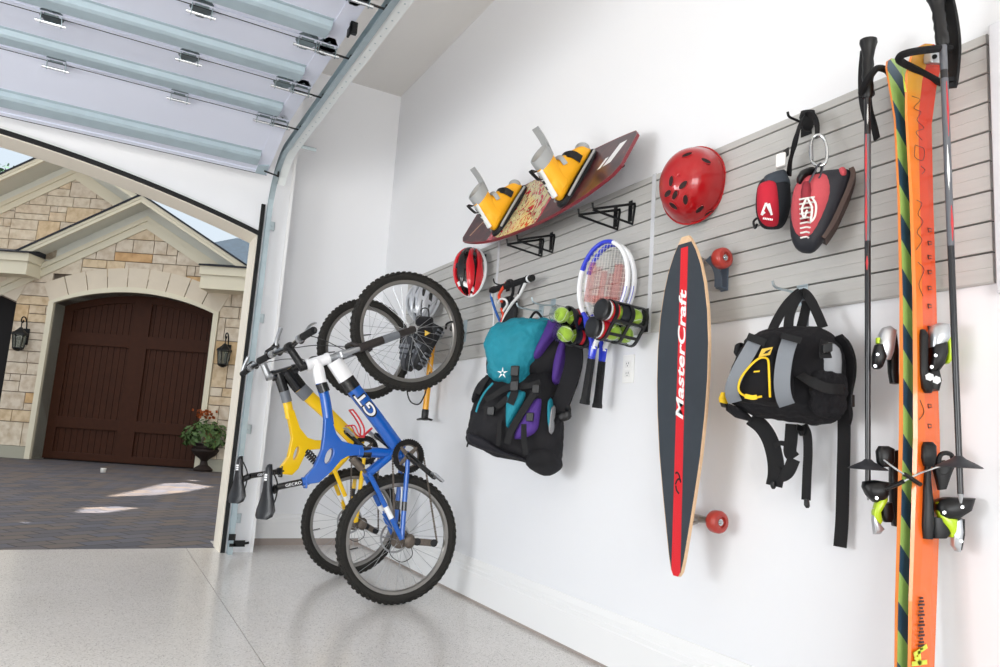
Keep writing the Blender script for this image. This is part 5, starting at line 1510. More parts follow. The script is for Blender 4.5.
# shoulder strap hanging beside the wall and haul loop
sf = Fr(W(570, 380, .10), (-.8, -.6, 0))
MB().strap(spline([sf(566, 330, 0), sf(573, 345, 0), sf(574, 362, .02), sf(569, 382, .03), sf(563, 398, .03), sf(558, 412, .02), sf(563, 418, .03)], 6), sf(574, 360)-sf(566, 360), .075, .018).build('shoulder_strap', M_packb, bk, smooth=True)
pstrap(sf, [(574, 366), (578, 368)], .012, .02, 'strap_tab', M_web, bk)
MB().etube(spline([sf(556, 416, .02), sf(562, 417, .035), sf(568, 414, .03), sf(567, 407, .02)], 5), (.02, .012), (0, 0, 1)).build('strap_end', M_black, bk, smooth=True)
MB().tube(spline([bf(528, 322, -.02), bf(536, 312, -.08), bf(545, 322, -.04)], 6), .006, 8).build('haul_loop', M_web, bk)
MB().tube(spline([bf(471, 424, .0), bf(467, 432, .02), bf(468.5, 440, .02), bf(467, 447, .02)], 6), .004, 6).build('side_cord', M_web, bk)
slot_hook(W(541, 309, .02), .14, M_galvd, 'grey slat hook that carries the teal backpack', drop=.02)

# ============================================================ red skate helmet
M_skr = mat('skate_red', '#a60a12', .3, coat=.7, spec=.3)
hc = W(695, 187, .045)
sk = thing('skate_helmet', hc, 'glossy red skate helmet hanging on the slats above the longboard', 'helmet')
so_, sd_ = Vector((-.90, -.40, -.05)).normalized(), None
su_ = Vector((.10, -.20, .97)); su_ = (su_-so_*su_.dot(so_)).normalized(); ss_ = su_.cross(so_); ss_ = ss_ if ss_.y < 0 else -ss_
def SK(a, b, k=1.0):
    """a around, b from crown (0) to rim (1)"""
    r = math.sin(b*PI/2*.98)**.86; d = math.cos(b*PI/2*.98)**.82
    x, z = r*math.cos(a), r*math.sin(a)
    px, pz, pd = x*.112, z*.134, d*.140
    if b > .82: 
        f = (b-.82)/.18; px *= 1+.05*f; pz *= 1+.05*f
    px *= 1+.05*math.cos(2*a)*0
    return hc+ss_*px*k+su_*(pz)*k+so_*(pd*k+.01)
mb = MB(); nb, na = 26, 48
vs = [SK(2*PI*j/na, max(.002, i/nb)) for i in range(nb+1) for j in range(na)]
mb.add(vs, [(i*na+j, i*na+(j+1) % na, (i+1)*na+(j+1) % na, (i+1)*na+j) for i in range(nb) for j in range(na)])
shl = mb.build('shell', M_skr, sk, smooth=True, angle=85, weld=.0005); m = shl.modifiers.new('solid', 'SOLIDIFY'); m.thickness = .006; m.offset = -1
mb = MB(); vs = [SK(2*PI*j/na, max(.002, i/nb), .93) for i in range(nb+1) for j in range(na)]
mb.add(vs, [(i*na+j, i*na+(j+1) % na, (i+1)*na+(j+1) % na, (i+1)*na+j) for i in range(nb) for j in range(na)]); q = mb.build('foam_liner', M_blackm, sk, smooth=True, weld=.0005)
rr = MB().tube([SK(2*PI*j/na, 1.0) for j in range(na)], .0055, 8, close=True); rr.build('rim', M_skr, sk, smooth=True)
vt = []
def vent(px, py, ang, l=.019, w=.0095):
    # where the sight line meets the shell
    d = ray(px, py).normalized(); best = None
    for i in range(60):
        for j in range(120):
            p = SK(2*PI*j/120, (i+.5)/60); 
            if (p-EYE).normalized().dot(d) > .999999: 
                dd = (p-EYE).length
                if best is None or dd < best[0]: best = (dd, p)
    if best is None: return
    p = best[1]; nrm = (p-(hc+so_*.01)); nrm = Vector(nrm).normalized()
    u = RX*math.cos(ang)+RU*math.sin(ang); u = (u-nrm*u.dot(nrm)).normalized(); v = nrm.cross(u)
    o_ = [p+u*l*math.cos(2*PI*k/18)+v*w*math.sin(2*PI*k/18)-nrm*.004 for k in range(18)]
    MB().prism(o_, nrm*.0062).build('vent', mat('vent_dark', '#1c0506', .7), sk)
    MB().tube([q_+nrm*.0052 for q_ in o_], .0016, 5, close=True).build('vent_edge', M_skr, sk, smooth=True)
for a in ((670.5, 181, 1.35), (667, 194, .5), (674.5, 195, .9), (682.5, 185, .7), (685, 200, 1.45), (673, 206, -.5), (699, 210, 1.15), (709.5, 212, 1.0), (707, 161, -.6), (687, 154.5, .2)): vent(*a)
slot_hook(W(706, 170, .02), .07, M_bmetal, 'black hook behind the red skate helmet')

# ============================================================ longboard, nose up, hung on its front truck
M_gript = mat('grip_tape', '#3f464e', .95, bump=.8, bscale=1500, var=.08, vscale=20); M_maple = mat('maple_ply', '#e0bd98', .5, var=.15, vscale=60); M_stripe = mat('deck_red_stripe', '#e0202c', .5, bump=.5, bscale=1500); M_whiteL = mat('board_lettering', '#f1f1ef', .6)
M_wheel = mat('urethane_wheel', '#a8372e', .35, coat=.3, var=.15); M_truck = mat('truck_alloy', '#a6a09b', .4, metal=.85)
LBX = .155
lbt = W(686, 236.5, LBX); lbb = W(677, 576, LBX); la = (lbt-lbb); LL = la.length; la.normalize()
lh = Vector((0, -1, 0)); lh = (lh-la*lh.dot(la)).normalized(); ln_ = la.cross(lh).normalized()
if ln_.x > 0: ln_ = -ln_
lb = thing('longboard', lbb, 'pintail longboard with black grip and red centre stripe hanging nose up', 'skateboard')
LBW = [(0, .012), (.012, .024), (.05, .036), (.12, .052), (.22, .074), (.34, .098), (.46, .114), (.56, .122), (.66, .123), (.76, .115), (.84, .099), (.90, .080), (.95, .055), (.985, .030), (1, .016)]
def lbw(t):
    for (a, wa), (b, wb_) in zip(LBW, LBW[1:]):
        if a <= t <= b: 
            k = (t-a)/(b-a); return wa+(wb_-wa)*k
def LB(t, v, h): return lbb+la*(t*LL)+lh*v+ln_*(h-.012*math.sin(PI*t)*0)
mb = MB(); rs = []; ts = [i/70 for i in range(71)]
for t in ts:
    w = lbw(t); rs.append([LB(t, -w, .004), LB(t, w, .004), LB(t, w, -.007), LB(t, -w, -.007)])
mb.rings(rs); dk_ = mb.build('deck', M_maple, lb, smooth=True, angle=50)
gt = MB(); rs = []
for t in [.012+.966*i/70 for i in range(71)]:
    w = max(.004, lbw(t)-.0035); rs.append([LB(t, -w, .004), LB(t, w, .004), LB(t, w, .0052), LB(t, -w, .0052)])
gt.rings(rs); gt.build('grip_sheet', M_gript, dk_)
sp_ = MB(); rs = []
for t in [.0+.965*i/70 for i in range(71)]:
    w = min(.0205-.0035*t, max(.006, lbw(t)-.001)); cx = 0.0; rs.append([LB(t, cx-w, .0052), LB(t, cx+w, .0052), LB(t, cx+w, .006), LB(t, cx-w, .006)])
sp_.rings(rs); sp_.build('centre_stripe', M_stripe, dk_)
t0 = LB(.44, .0142, .0062); tl_ = LB(.835, .0142, .0062)
tx = text_obj('lettering', 'MasterCraft', M_whiteL, dk_, t0, la, -lh, .048, .0003, bold=.0012, shear=.25, sx=1.0)
bw_ = max(v.co.dot(Vector((0, 0, 1))) for v in tx.data.vertices)
zs_ = [(wmat(lb) @ v.co-t0).dot(la) for v in tx.data.vertices]; k_ = (tl_-t0).length/max(zs_)
for v in tx.data.vertices:
    p = wmat(lb) @ v.co; d = (p-t0).dot(la); v.co = wmat(lb).inverted() @ (p+la*d*(k_-1))
# small black hooked emblem near the tail
em = MB()
for pts in ([(.268, -.010), (.283, -.004), (.290, .006), (.286, .013)], [(.255, .012), (.268, .004), (.272, -.008), (.262, -.013)], [(.230, -.006), (.240, .006), (.252, .010)]):
    em.strap(spline([LB(a, -b, .0064) for a, b in pts], 5), lh, .006, .0006)
em.build('emblem', M_black, dk_)
def truck(t, s):
    c = LB(t, 0, -.007); nn = -ln_
    tr = MB(); tr.obox(c+nn*.004, la*.04, lh*.028, nn*.004); base = tr.build('truck_baseplate', M_truck, lb, bevel=.002)
    hg = MB(); hg.etube([c+nn*.006+la*.02*s, c+nn*.05+la*.006*s, c+nn*.074], [(.022, .018), (.016, .014), (.014, .012)], lh, n=12); hg.tube([c+nn*.078-lh*.062, c+nn*.076, c+nn*.078+lh*.062], [.009, .014, .009], 12); hg.tube([c+nn*.012-la*.022*s, c+nn*.07-la*.006*s], .011, 10)
    hg.build('truck_hanger', M_truck, lb, smooth=True)
    MB().tube([c+nn*.078-lh*.108, c+nn*.078+lh*.108], .004, 8).build('axle', M_chrome, lb)
    for e in (-1, 1):
        o_ = c+nn*.078+lh*e*.064; ax_ = lh*e
        w = MB().lathe([(.014, .002), (.030, 0), (.0345, .006), (.036, .014), (.036, .030), (.0335, .037), (.028, .041), (.018, .041), (.016, .034), (.010, .034)], o_, ax_, 32); wh = w.build('wheel', M_wheel, lb, smooth=True, angle=50)
        MB().lathe([(.0105, .033), (.0105, .037), (.006, .037), (.006, .041), (.003, .041)], o_, ax_, 16).build('bearing', M_chrome, wh)
truck(.93, -1); truck(.16, 1)
# wall bracket the upper truck sits on
bt = LB(.93, 0, -.007)-ln_*.05
lk_ = thing('longboard_bracket', bt, 'blue-grey steel hook holding the upper truck of the longboard', 'hook')
M_bgr = mat('bluegrey_steel', '#5d6a7a', .45, metal=.3)
wx = WALLX-TH-.002; yb_ = W(718, 262, .07).y
bb1 = MB(); P = [W(708, 258, .10), W(715, 266, .08), W(718, 276, .06), W(718, 287, .05)]
bb1.strap(spline(P, 5), (.3, -.95, 0), .024, .006); bb1.build('hook_arm', M_bgr, lk_, smooth=True)
MB().box((wx-.005, P[-1].y-.016, P[-1].z-.01), (wx, P[-1].y+.016, P[-1].z+.1)).build('hook_plate', M_bgr, lk_, bevel=.001)
MB().strap([P[-1], Vector((wx-.002, P[-1].y, P[-1].z-.004))], (0, -1, 0), .024, .006).build('hook_foot', M_bgr, lk_)
# ============================================================ climbing things on one hook
M_pink = mat('pink_suede', '#c9545c', .85, bump=.5, bscale=500, var=.15, vscale=30, ); M_rand = mat('rubber_rand', '#23252c', .6, var=.25, vscale=30); M_sole = mat('rubber_sole', '#4a3a34', .6, var=.2); M_lace = mat('white_lace', '#e9e6e2', .8)
M_chalk = mat('chalk_red', '#c01c33', .75, bump=.4, bscale=500, var=.12, vscale=25); M_chalkb = mat('chalk_black', '#1c1f26', .8, bump=.4, bscale=500, var=.3, vscale=25); M_tagw = mat('white_tag', '#ece9e6', .6)
hkc = W(806, 122, .02)
slot_hook(hkc, .085, M_bmetal, 'black hook holding the chalk bag sling and the carabiner', drop=.01)
cf = Fr(W(775, 200, .09), (-.80, -.60, 0))
cb_ = thing('chalk_bag', W(773, 226, .08), 'red and black chalk bag with a white mountain emblem on a black sling', 'chalk bag')
loft(cf, [(765, 178, 785, 171, .02, .02), (758, 184, 790, 178, .035, .04), (756, 195, 791, 191, .045, .045), (755, 208, 791, 206, .048, .045), (756, 219, 788, 219, .045, .045), (761, 226, 783, 227, .03, .03), (766, 229, 777, 229, .01, .01)], amp=.003).build('bag_body', M_chalkb, cb_, smooth=True, angle=85, subsurf=1)
loft(cf, [(758, 186, 778, 181, .046, 0), (757, 194, 781, 190, .056, 0), (756.5, 208, 783, 205, .060, 0), (757, 219, 783, 219, .056, 0), (762, 226, 781, 227, .036, 0), (767, 228.5, 776, 228.5, .014, 0)], amp=.002).build('front_panel', M_chalk, cb_, smooth=True, angle=85, subsurf=1)
em = MB()
def cpt(x, y, d=.063): return cf(x, y, d)
for pts in ([(761.5, 215), (766, 203)], [(766, 203), (772, 215)], [(761.5, 215), (765, 212)], [(769, 203.5), (771.5, 214)]):
    a, b = cpt(*pts[0]), cpt(*pts[1]); em.strap([a, b], (b-a).cross(cf.n), .006, .001)
for k in range(6): 
    a, b = cpt(763+1.7*k, 218.3+.25*k), cpt(764.2+1.7*k, 218.5+.25*k); em.strap([a, b], (0, 0, 1), .006, .001)
em.build('emblem', M_whitemark, cb_)
loft(cf, [(764, 180, 786, 172, .034, .02), (763, 186, 789, 180, .040, .02), (766, 190, 790, 185, .042, .02)], amp=.004, seed=3).build('collar', mat('chalk_grey', '#3c434c', .85, var=.3), cb_, smooth=True, angle=85)
q = MB().obox(cf(781, 161, .04), cf(786, 159.5, .04)-cf(781, 161, .04), Vector((0, 0, .022)), cf.n*.014); q.build('brush_head', M_tagw, cb_, bevel=.005)
MB().strap(spline([cf(789, 176, .0), cf(790, 163, .02), cf(793, 150, .03), W(797, 135, .10), W(801, 122, .10), W(806, 115, .09), W(813, 116, .09), W(817, 125, .09), W(817, 137, .09)], 6), (-.3, -.9, .2), .019, .004).build('sling', M_web, cb_, smooth=True)
MB().obox(cf(786, 153, .03), cf(789, 151, .03)-cf(786, 153, .03), Vector((0, 0, .012)), cf.n*.008).build('sling_buckle', M_black, cb_, bevel=.003)
MB().tube(spline([cf(757, 218, .02), cf(753.5, 222, .02), cf(755, 228, .02), cf(757, 224, .03)], 5), .004, 6).build('cord_lock', M_black, cb_)
loft(cf, [(800, 112, 815, 111, .01, .01), (799, 118, 816, 118, .02, .02), (801, 125, 814, 126, .018, .02), (804, 130, 811, 131, .01, .01)], d0=.02, amp=.003).build('sling_knot', M_web, cb_, smooth=True, angle=80)
ca = thing('carabiner', W(819, 136, .09), 'silver carabiner linking the black sling to the climbing shoe', 'carabiner')
kf = Fr(W(819, 152, .10), (-.80, -.60, 0))
cp = [kf(812, 142), kf(814, 136.5), kf(819, 135), kf(823.5, 138), kf(826.5, 146), kf(827, 157), kf(825, 163.5), kf(819, 166), kf(812.5, 162), kf(810.5, 152)]
MB().tube(spline(cp, 6, close=True), .0046, 10, close=True).build('carabiner_body', M_chrome, ca, smooth=True)
MB().tube([kf(811.5, 160), kf(811, 146)], .0058, 10).build('gate', M_alu, ca, smooth=True)
sf = Fr(W(818, 212, .10), (-.82, -.57, 0))
cs_ = thing('climbing_shoe', W(806, 253, .09), 'pink and black climbing shoe hanging toe down from the carabiner', 'shoe')
loft(sf, [(802, 253, 811, 254, .008, .01), (794, 248, 819, 248, .03, .03), (790, 237, 828, 235, .042, .04), (789.5, 220, 837, 217, .048, .045), (791, 204, 844, 200, .05, .045), (793, 191, 849, 186, .045, .04), (797, 181, 853, 176, .04, .035), (818, 172, 851, 168.5, .02, .02)], amp=.001, n=28).build('rand', M_rand, cs_, smooth=True, angle=85, subsurf=1)
loft(sf, [(797, 241, 811, 243.5, .046, 0), (791.5, 230, 822, 231, .054, 0), (790.5, 214, 831, 212, .062, 0), (792, 201, 836, 197, .064, 0), (794, 190, 834, 184, .058, 0), (799, 181, 829, 174.5, .05, 0)], n=24, amp=.001).build('upper', M_pink, cs_, smooth=True, angle=85, subsurf=1)
loft(sf, [(838, 170, 845, 168, .026, 0), (838, 176, 848, 174, .042, 0), (841, 181, 847, 180, .044, 0)]).build('heel_patch', M_pink, cs_, smooth=True, angle=85, subsurf=1)
so = MB(); pts = [(853.5, 172), (855.5, 178), (851, 193), (844, 209), (837, 224), (831, 234), (826, 241)]
so.strap(spline([sf(x-2.2, y, -.012) for x, y in pts], 4), sf.n, .075, .013); so.build('outsole', M_sole, cs_, smooth=True)
op = loft(sf, [(800, 190, 803, 190, .066, 0), (797, 184, 808, 183, .068, 0), (799, 178, 816, 176, .064, 0), (805, 174, 817, 172, .05, 0)]); op.build('opening', M_black, cs_, smooth=True, angle=85)
tg = loft(sf, [(801, 228, 809, 229, .066, 0), (800, 212, 813, 212, .073, 0), (801, 198, 815, 197, .076, 0), (803, 190, 813, 189, .072, 0)]); tg.build('tongue', mat('shoe_tongue', '#8e2c38', .85), cs_, smooth=True, angle=85)
lc = MB(); 
for k in range(9):
    y = 198+k*4.8; lc.tube([sf(799.5+.15*k, y+1.5, .072), sf(806.5+.2*k*0, y+.2, .082), sf(814.5-.75*k, y-1+k*.3, .072)], .0026, 6)
lc.tube(spline([sf(812, 197, .085), sf(816, 205, .09), sf(815, 216, .092), sf(811, 221, .088), sf(812, 208, .09), sf(808, 199, .085)], 6), .003, 6)
lc.tube(spline([sf(806, 199, .085), sf(802, 209, .092), sf(804, 218, .09), sf(807, 210, .09)], 6), .003, 6)
lc.build('laces', M_lace, cs_, smooth=True)
MB().strap(spline([sf(808, 184, .06), sf(813, 175, .06), kf(818, 165, .0), kf(822, 167, -.01), sf(819, 178, .055)], 6), (-.5, -.8, 0), .014, .004).build('pull_loop', mat('loop_grey', '#4c4d55', .7), cs_, smooth=True)

# ============================================================ lumbar pack
M_lp = mat('lumbar_black', '#0d0c11', .9, bump=.5, bscale=700, var=.3, vscale=15, ); M_lg = mat('lumbar_grey', '#7b8087', .75, bump=.4, bscale=800); M_ly = mat('lumbar_yellow', '#f0c51d', .5)
hkl = W(802, 291, .02)
slot_hook(hkl, .13, M_galv, 'galvanised hook carrying the black and grey waist pack', drop=.015)
lf_ = Fr(W(785, 370, .17), (-.82, -.57, 0))
lp = thing('waist_pack', W(790, 425, .12), 'black waist pack with grey bands, yellow cord and a water bottle in its pocket', 'bag')
loft(lf_, [(762, 330, 822, 324, .03, .05), (752, 337, 838, 336, .08, .09), (742, 352, 845, 352, .10, .10), (734, 370, 847, 372, .11, .10), (728, 386, 846, 392, .11, .10), (729, 400, 843, 408, .10, .10), (738, 409, 839, 418, .07, .08), (752, 414, 830, 423, .035, .04), (770, 418, 810, 426, .01, .02)], amp=.006, sc_=11, n=32).build('pack_body', M_lp, lp, smooth=True, angle=180, subsurf=1)
crumple([o for o in bpy.data.objects if o.parent == lp and o.name.startswith('pack_body')][-1], .02, .05)
loft(lf_, [(757, 337, 792, 333, .11, 0), (744, 350, 797, 348, .14, 0), (735, 368, 800, 370, .155, 0), (729, 385, 804, 390, .155, 0), (730, 397, 806, 403, .14, 0), (738, 405, 803, 412, .10, 0)], amp=.004, seed=4).build('front_pocket', M_lp, lp, smooth=True, angle=180, subsurf=1)
crumple([o for o in bpy.data.objects if o.parent == lp and o.name.startswith('front_pocket')][-1], .012, .06)
loft(lf_, [(736, 348, 744, 344, .05, .03), (735, 354, 745, 355, .06, .03), (738, 359, 743, 359, .04, .02)], amp=.002).build('side_knob', M_blackm, lp, smooth=True, angle=80)
loft(lf_, [(745, 339, 772, 331, .07, .02), (743, 346, 775, 338, .09, .02), (746, 352, 770, 346, .085, .02)], amp=.005, seed=8).build('top_flap', M_lp, lp, smooth=True, angle=80, subsurf=1)
pstrap(lf_, [(757, 338, -.02), (749, 352, .01), (740, 368, .012), (733, 384, .004), (732, 394, -.01), (735, 402, -.03)], .036, .152, 'grey_band', M_lg, lp)
pstrap(lf_, [(791, 337, -.03), (786, 352, .004), (783, 368, .012), (782, 385, .006), (784, 398, -.01), (787, 405, -.03)], .040, .152, 'grey_band', M_lg, lp)
for pts in ([(758, 336), (755, 343)], [(792, 335), (790, 341)]): pstrap(lf_, pts, .05, .150, 'band_loop', M_web, lp)
MB().tube(spline([lf_(766, 357.5, .155), lf_(759, 358.5, .160), lf_(750, 366, .166), lf_(741, 378, .164), lf_(738.5, 389, .158), lf_(743, 395, .152), lf_(753, 397.5, .15), lf_(762, 396.5, .152)], 6), .003, 6).build('yellow_cord', M_ly, lp, smooth=True)
MB().tube(spline([lf_(764, 357.5, .155), lf_(768, 360, .162), lf_(769, 372, .166), lf_(769.5, 385, .164), lf_(770, 397, .15)], 6), .003, 6).build('yellow_cord', M_ly, lp, smooth=True)
pstrap(lf_, [(745, 396), (752, 397.5), (757, 397)], .012, .157, 'yellow_pull', M_ly, lp)
q = MB().prism([lf_(758.5, 357, .163), lf_(762, 349, .158), lf_(773, 347, .158), lf_(770, 355, .163)], lf_.n*.002); lbl = q.build('woven_label', mat('label_yellow', '#d9b548', .6), lp)
q = MB(); q.prism([lf_(763, 354, .1655), lf_(767, 350.5, .1625), lf_(768.5, 353, .1645)], lf_.n*.0008); q.prism([lf_(765, 351.5, .163), lf_(771, 349, .1615), lf_(769, 352, .163)], lf_.n*.0008); q.build('label_mark', M_black, lbl)
q = MB().prism([lf_(753.5, 372.5, .170), lf_(754, 371, .170), lf_(760, 370.5, .1705), lf_(759.5, 372, .1705)], lf_.n*.001); q.build('small_logo', M_ly, lp)
loft(lf_, [(722, 393, 730, 394, .04, .02), (720, 399, 731, 402, .055, .02), (720.5, 403, 729, 405, .05, .02)], d0=.02).build('yellow_buckle', M_ly, lp, smooth=True, angle=50)
loft(lf_, [(721, 403, 729, 405, .045, .02), (722, 407, 728, 408, .03, .02)], d0=.02).build('buckle_clip', M_black, lp, smooth=True)
loft(lf_, [(727, 404, 745, 410, .06, .02), (727, 411, 752, 418, .05, .03), (735, 418, 752, 422, .03, .02)], amp=.003).build('hip_wing', M_lp, lp, smooth=True, angle=80)
# right: water bottle in an elastic pocket
lr = Fr(W(828, 380, .16), (-.45, -.89, 0))
bt = thing('water_bottle', lr(829, 412), 'clear water bottle standing in the side pocket of the waist pack', 'bottle')
c0 = lr(826.5, 404, -.005); upv = (lr(829, 352, -.005)-c0).normalized()
MB().lathe([(.02, 0), (.031, .006), (.033, .02), (.033, .115), (.031, .135), (.026, .150), (.016, .160), (.006, .165)], c0, upv, 24).build('bottle_body', mat('bottle_clear', '#c9ccd2', .15, trans=.45, ior=1.2), bt, smooth=True)
loft(lr, [(813, 370, 843, 375, .030, .03), (811, 374, 845, 379, .034, .03), (810, 386, 846, 390, .034, .03), (810, 398, 845, 402, .034, .03), (812, 410, 842, 414, .03, .03), (818, 417, 836, 421, .012, .02)], d0=.018, amp=.005, sc_=26, seed=2, n=28).build('bottle_pocket', M_lp, lp, smooth=True, angle=180, subsurf=1)
crumple([o for o in bpy.data.objects if o.parent == lp and o.name.startswith('bottle_pocket')][-1], .016, .02)
pstrap(lr, [(800, 375, .01), (812, 382, .05), (826, 388, .056), (838, 389, .05), (846, 390, .01)], .026, .02, 'pocket_band', M_web, lp)
pstrap(lr, [(826, 342, .02), (825, 352, .045), (826, 358, .05)], .03, .03, 'bottle_strap', M_web, lp)
MB().obox(lr(827, 348, .08), lr(832, 347, .08)-lr(827, 348, .08), Vector((0, 0, .012)), lr.n*.006).build('strap_buckle', M_black, lp, bevel=.003)
MB().strap(spline([lr(838, 336, 0), lr(846, 345, .0), lr(851, 360, .0), lr(851, 376, .0), lr(848, 392, 0), lr(846, 408, 0), lr(847, 420, 0)], 6), (-.3, -.9, 0), .032, .008).build('shoulder_strap', M_lp, lp, smooth=True)
MB().obox(lr(851.5, 401, .01), lr(853.5, 401, .01)-lr(851.5, 401, .01), Vector((0, 0, .016)), lr.n*.008).build('strap_buckle', M_black, lp, bevel=.002)
# carry handles up to the hook
hf = Fr(W(800, 300, .12), (-.82, -.57, 0))
for pts in ([(770, 336, .06), (776, 322, .02), (785, 307, .0), (795, 296, .0), (802, 292, .0), (807, 298, -.01), (805, 312, -.02), (801, 328, -.01)], [(788, 330, .04), (790, 314, .01), (796, 300, .0), (803, 293, .005), (810, 299, .0), (817, 313, .0), (823, 327, .02)]):
    MB().strap(spline([hf(*p) for p in pts], 6), (hf(815, 300)-hf(800, 302)), .026, .006).build('carry_handle', M_web, lp, smooth=True)
MB().strap(spline([hf(801, 296, .0), hf(806, 310, -.03), hf(806, 326, -.03)], 5), hf(815, 300)-hf(800, 302), .014, .004).build('hang_loop', M_lg, lp, smooth=True)
# hip belt ends and loose webbing below
df_ = Fr(W(785, 440, .11), (-.86, -.5, 0))
pl_s = lambda pts, w, nm, m=M_web: pstrap(df_, pts, w, .0, nm, m, lp, th=.005)
pl_s([(751, 418), (762, 427), (770, 440), (775, 458), (776, 474), (774, 486)], .045, 'belt_strap')
pl_s([(792, 424), (791, 440), (790, 452), (794, 458)], .035, 'belt_strap')
pl_s([(773, 470, .01), (780, 476, .01), (788, 472, .01), (794, 459, .01)], .034, 'belt_strap')
pl_s([(774, 446, .005), (781, 443, .008), (790, 446, .005)], .014, 'cross_strap')
loft(df_, [(771, 482, 776, 482, .01, .01), (770.5, 486, 776, 487, .012, .01), (772, 489, 775, 489, .006, .005)]).build('strap_tip', M_black, lp, smooth=True)
pl_s([(803, 425), (807, 434), (808, 452), (807, 474), (806, 500)], .024, 'loose_strap')
loft(df_, [(804, 499, 809, 499, .01, .01), (804, 505, 810, 506, .012, .01), (806, 508, 809, 508, .006, .005)]).build('strap_tip', M_black, lp, smooth=True)
loft(df_, [(797, 424, 806, 427, .02, .02), (797, 430, 806, 432, .03, .02), (800, 436, 805, 436, .015, .01)]).build('ladder_lock', M_black, lp, smooth=True)
pl_s([(844, 412), (844, 440), (843, 480), (842, 520), (840, 547)], .033, 'loose_strap')
pl_s([(847, 400, .01), (849, 414, .01), (847, 424, .01)], .02, 'strap_end')

# ============================================================ skis, poles and their rack
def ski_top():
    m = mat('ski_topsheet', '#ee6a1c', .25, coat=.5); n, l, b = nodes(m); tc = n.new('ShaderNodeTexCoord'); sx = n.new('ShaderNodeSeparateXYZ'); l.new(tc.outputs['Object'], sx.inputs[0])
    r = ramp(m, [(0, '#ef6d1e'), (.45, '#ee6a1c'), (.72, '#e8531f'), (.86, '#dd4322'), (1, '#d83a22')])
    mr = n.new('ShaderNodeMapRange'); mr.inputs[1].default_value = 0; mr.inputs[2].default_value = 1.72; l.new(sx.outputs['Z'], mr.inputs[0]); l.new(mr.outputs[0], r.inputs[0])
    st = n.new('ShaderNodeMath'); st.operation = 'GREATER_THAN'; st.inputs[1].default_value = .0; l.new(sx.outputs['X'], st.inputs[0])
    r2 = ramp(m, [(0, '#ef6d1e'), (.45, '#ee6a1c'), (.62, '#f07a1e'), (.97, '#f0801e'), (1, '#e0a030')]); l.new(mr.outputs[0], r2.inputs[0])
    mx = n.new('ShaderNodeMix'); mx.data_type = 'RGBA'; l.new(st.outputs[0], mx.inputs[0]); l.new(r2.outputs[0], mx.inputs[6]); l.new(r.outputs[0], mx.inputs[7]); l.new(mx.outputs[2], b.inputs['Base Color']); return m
def ski_base():
    m = mat('ski_base', '#a9cc6c', .35); n, l, b = nodes(m); tc = n.new('ShaderNodeTexCoord'); sx = n.new('ShaderNodeSeparateXYZ'); l.new(tc.outputs['Object'], sx.inputs[0])
    a = n.new('ShaderNodeMath'); a.operation = 'MULTIPLY_ADD'; a.inputs[1].default_value = 7.2; l.new(sx.outputs['Z'], a.inputs[0])
    x = n.new('ShaderNodeMath'); x.operation = 'MULTIPLY'; x.inputs[1].default_value = 7.0; l.new(sx.outputs['X'], x.inputs[0]); l.new(x.outputs[0], a.inputs[2])
    fr_ = n.new('ShaderNodeMath'); fr_.operation = 'FRACT'; l.new(a.outputs[0], fr_.inputs[0])
    r = ramp(m, [(0, '#b4d477'), (.52, '#38566f')], 'CONSTANT'); l.new(fr_.outputs[0], r.inputs[0]); l.new(r.outputs[0], b.inputs['Base Color']); return m
M_skt, M_skb = ski_top(), ski_base(); M_ske = mat('ski_side_orange', '#f08a3a', .3, coat=.4); M_edge = mat('ski_edge_steel', '#d6d8da', .25, metal=.9); M_lime = mat('binding_lime', '#b9d621', .3, coat=.4); M_silv = mat('binding_silver', '#c3c6ca', .3, metal=.7)
YB_ = W(934, 300, .035).y; YA_ = YB_+.026
EDGE = [(53, 913, 919), (55, 908, 924), (60, 903, 927.5), (68, 900.5, 929), (84, 900.5, 930), (120, 905, 930), (200, 909.5, 931), (300, 912.5, 933.5), (370, 913, 934), (440, 913, 936), (520, 911, 936), (600, 908.5, 934), (667, 907.5, 932), (760, 906, 931), (800, 907, 929), (812, 910, 925)]
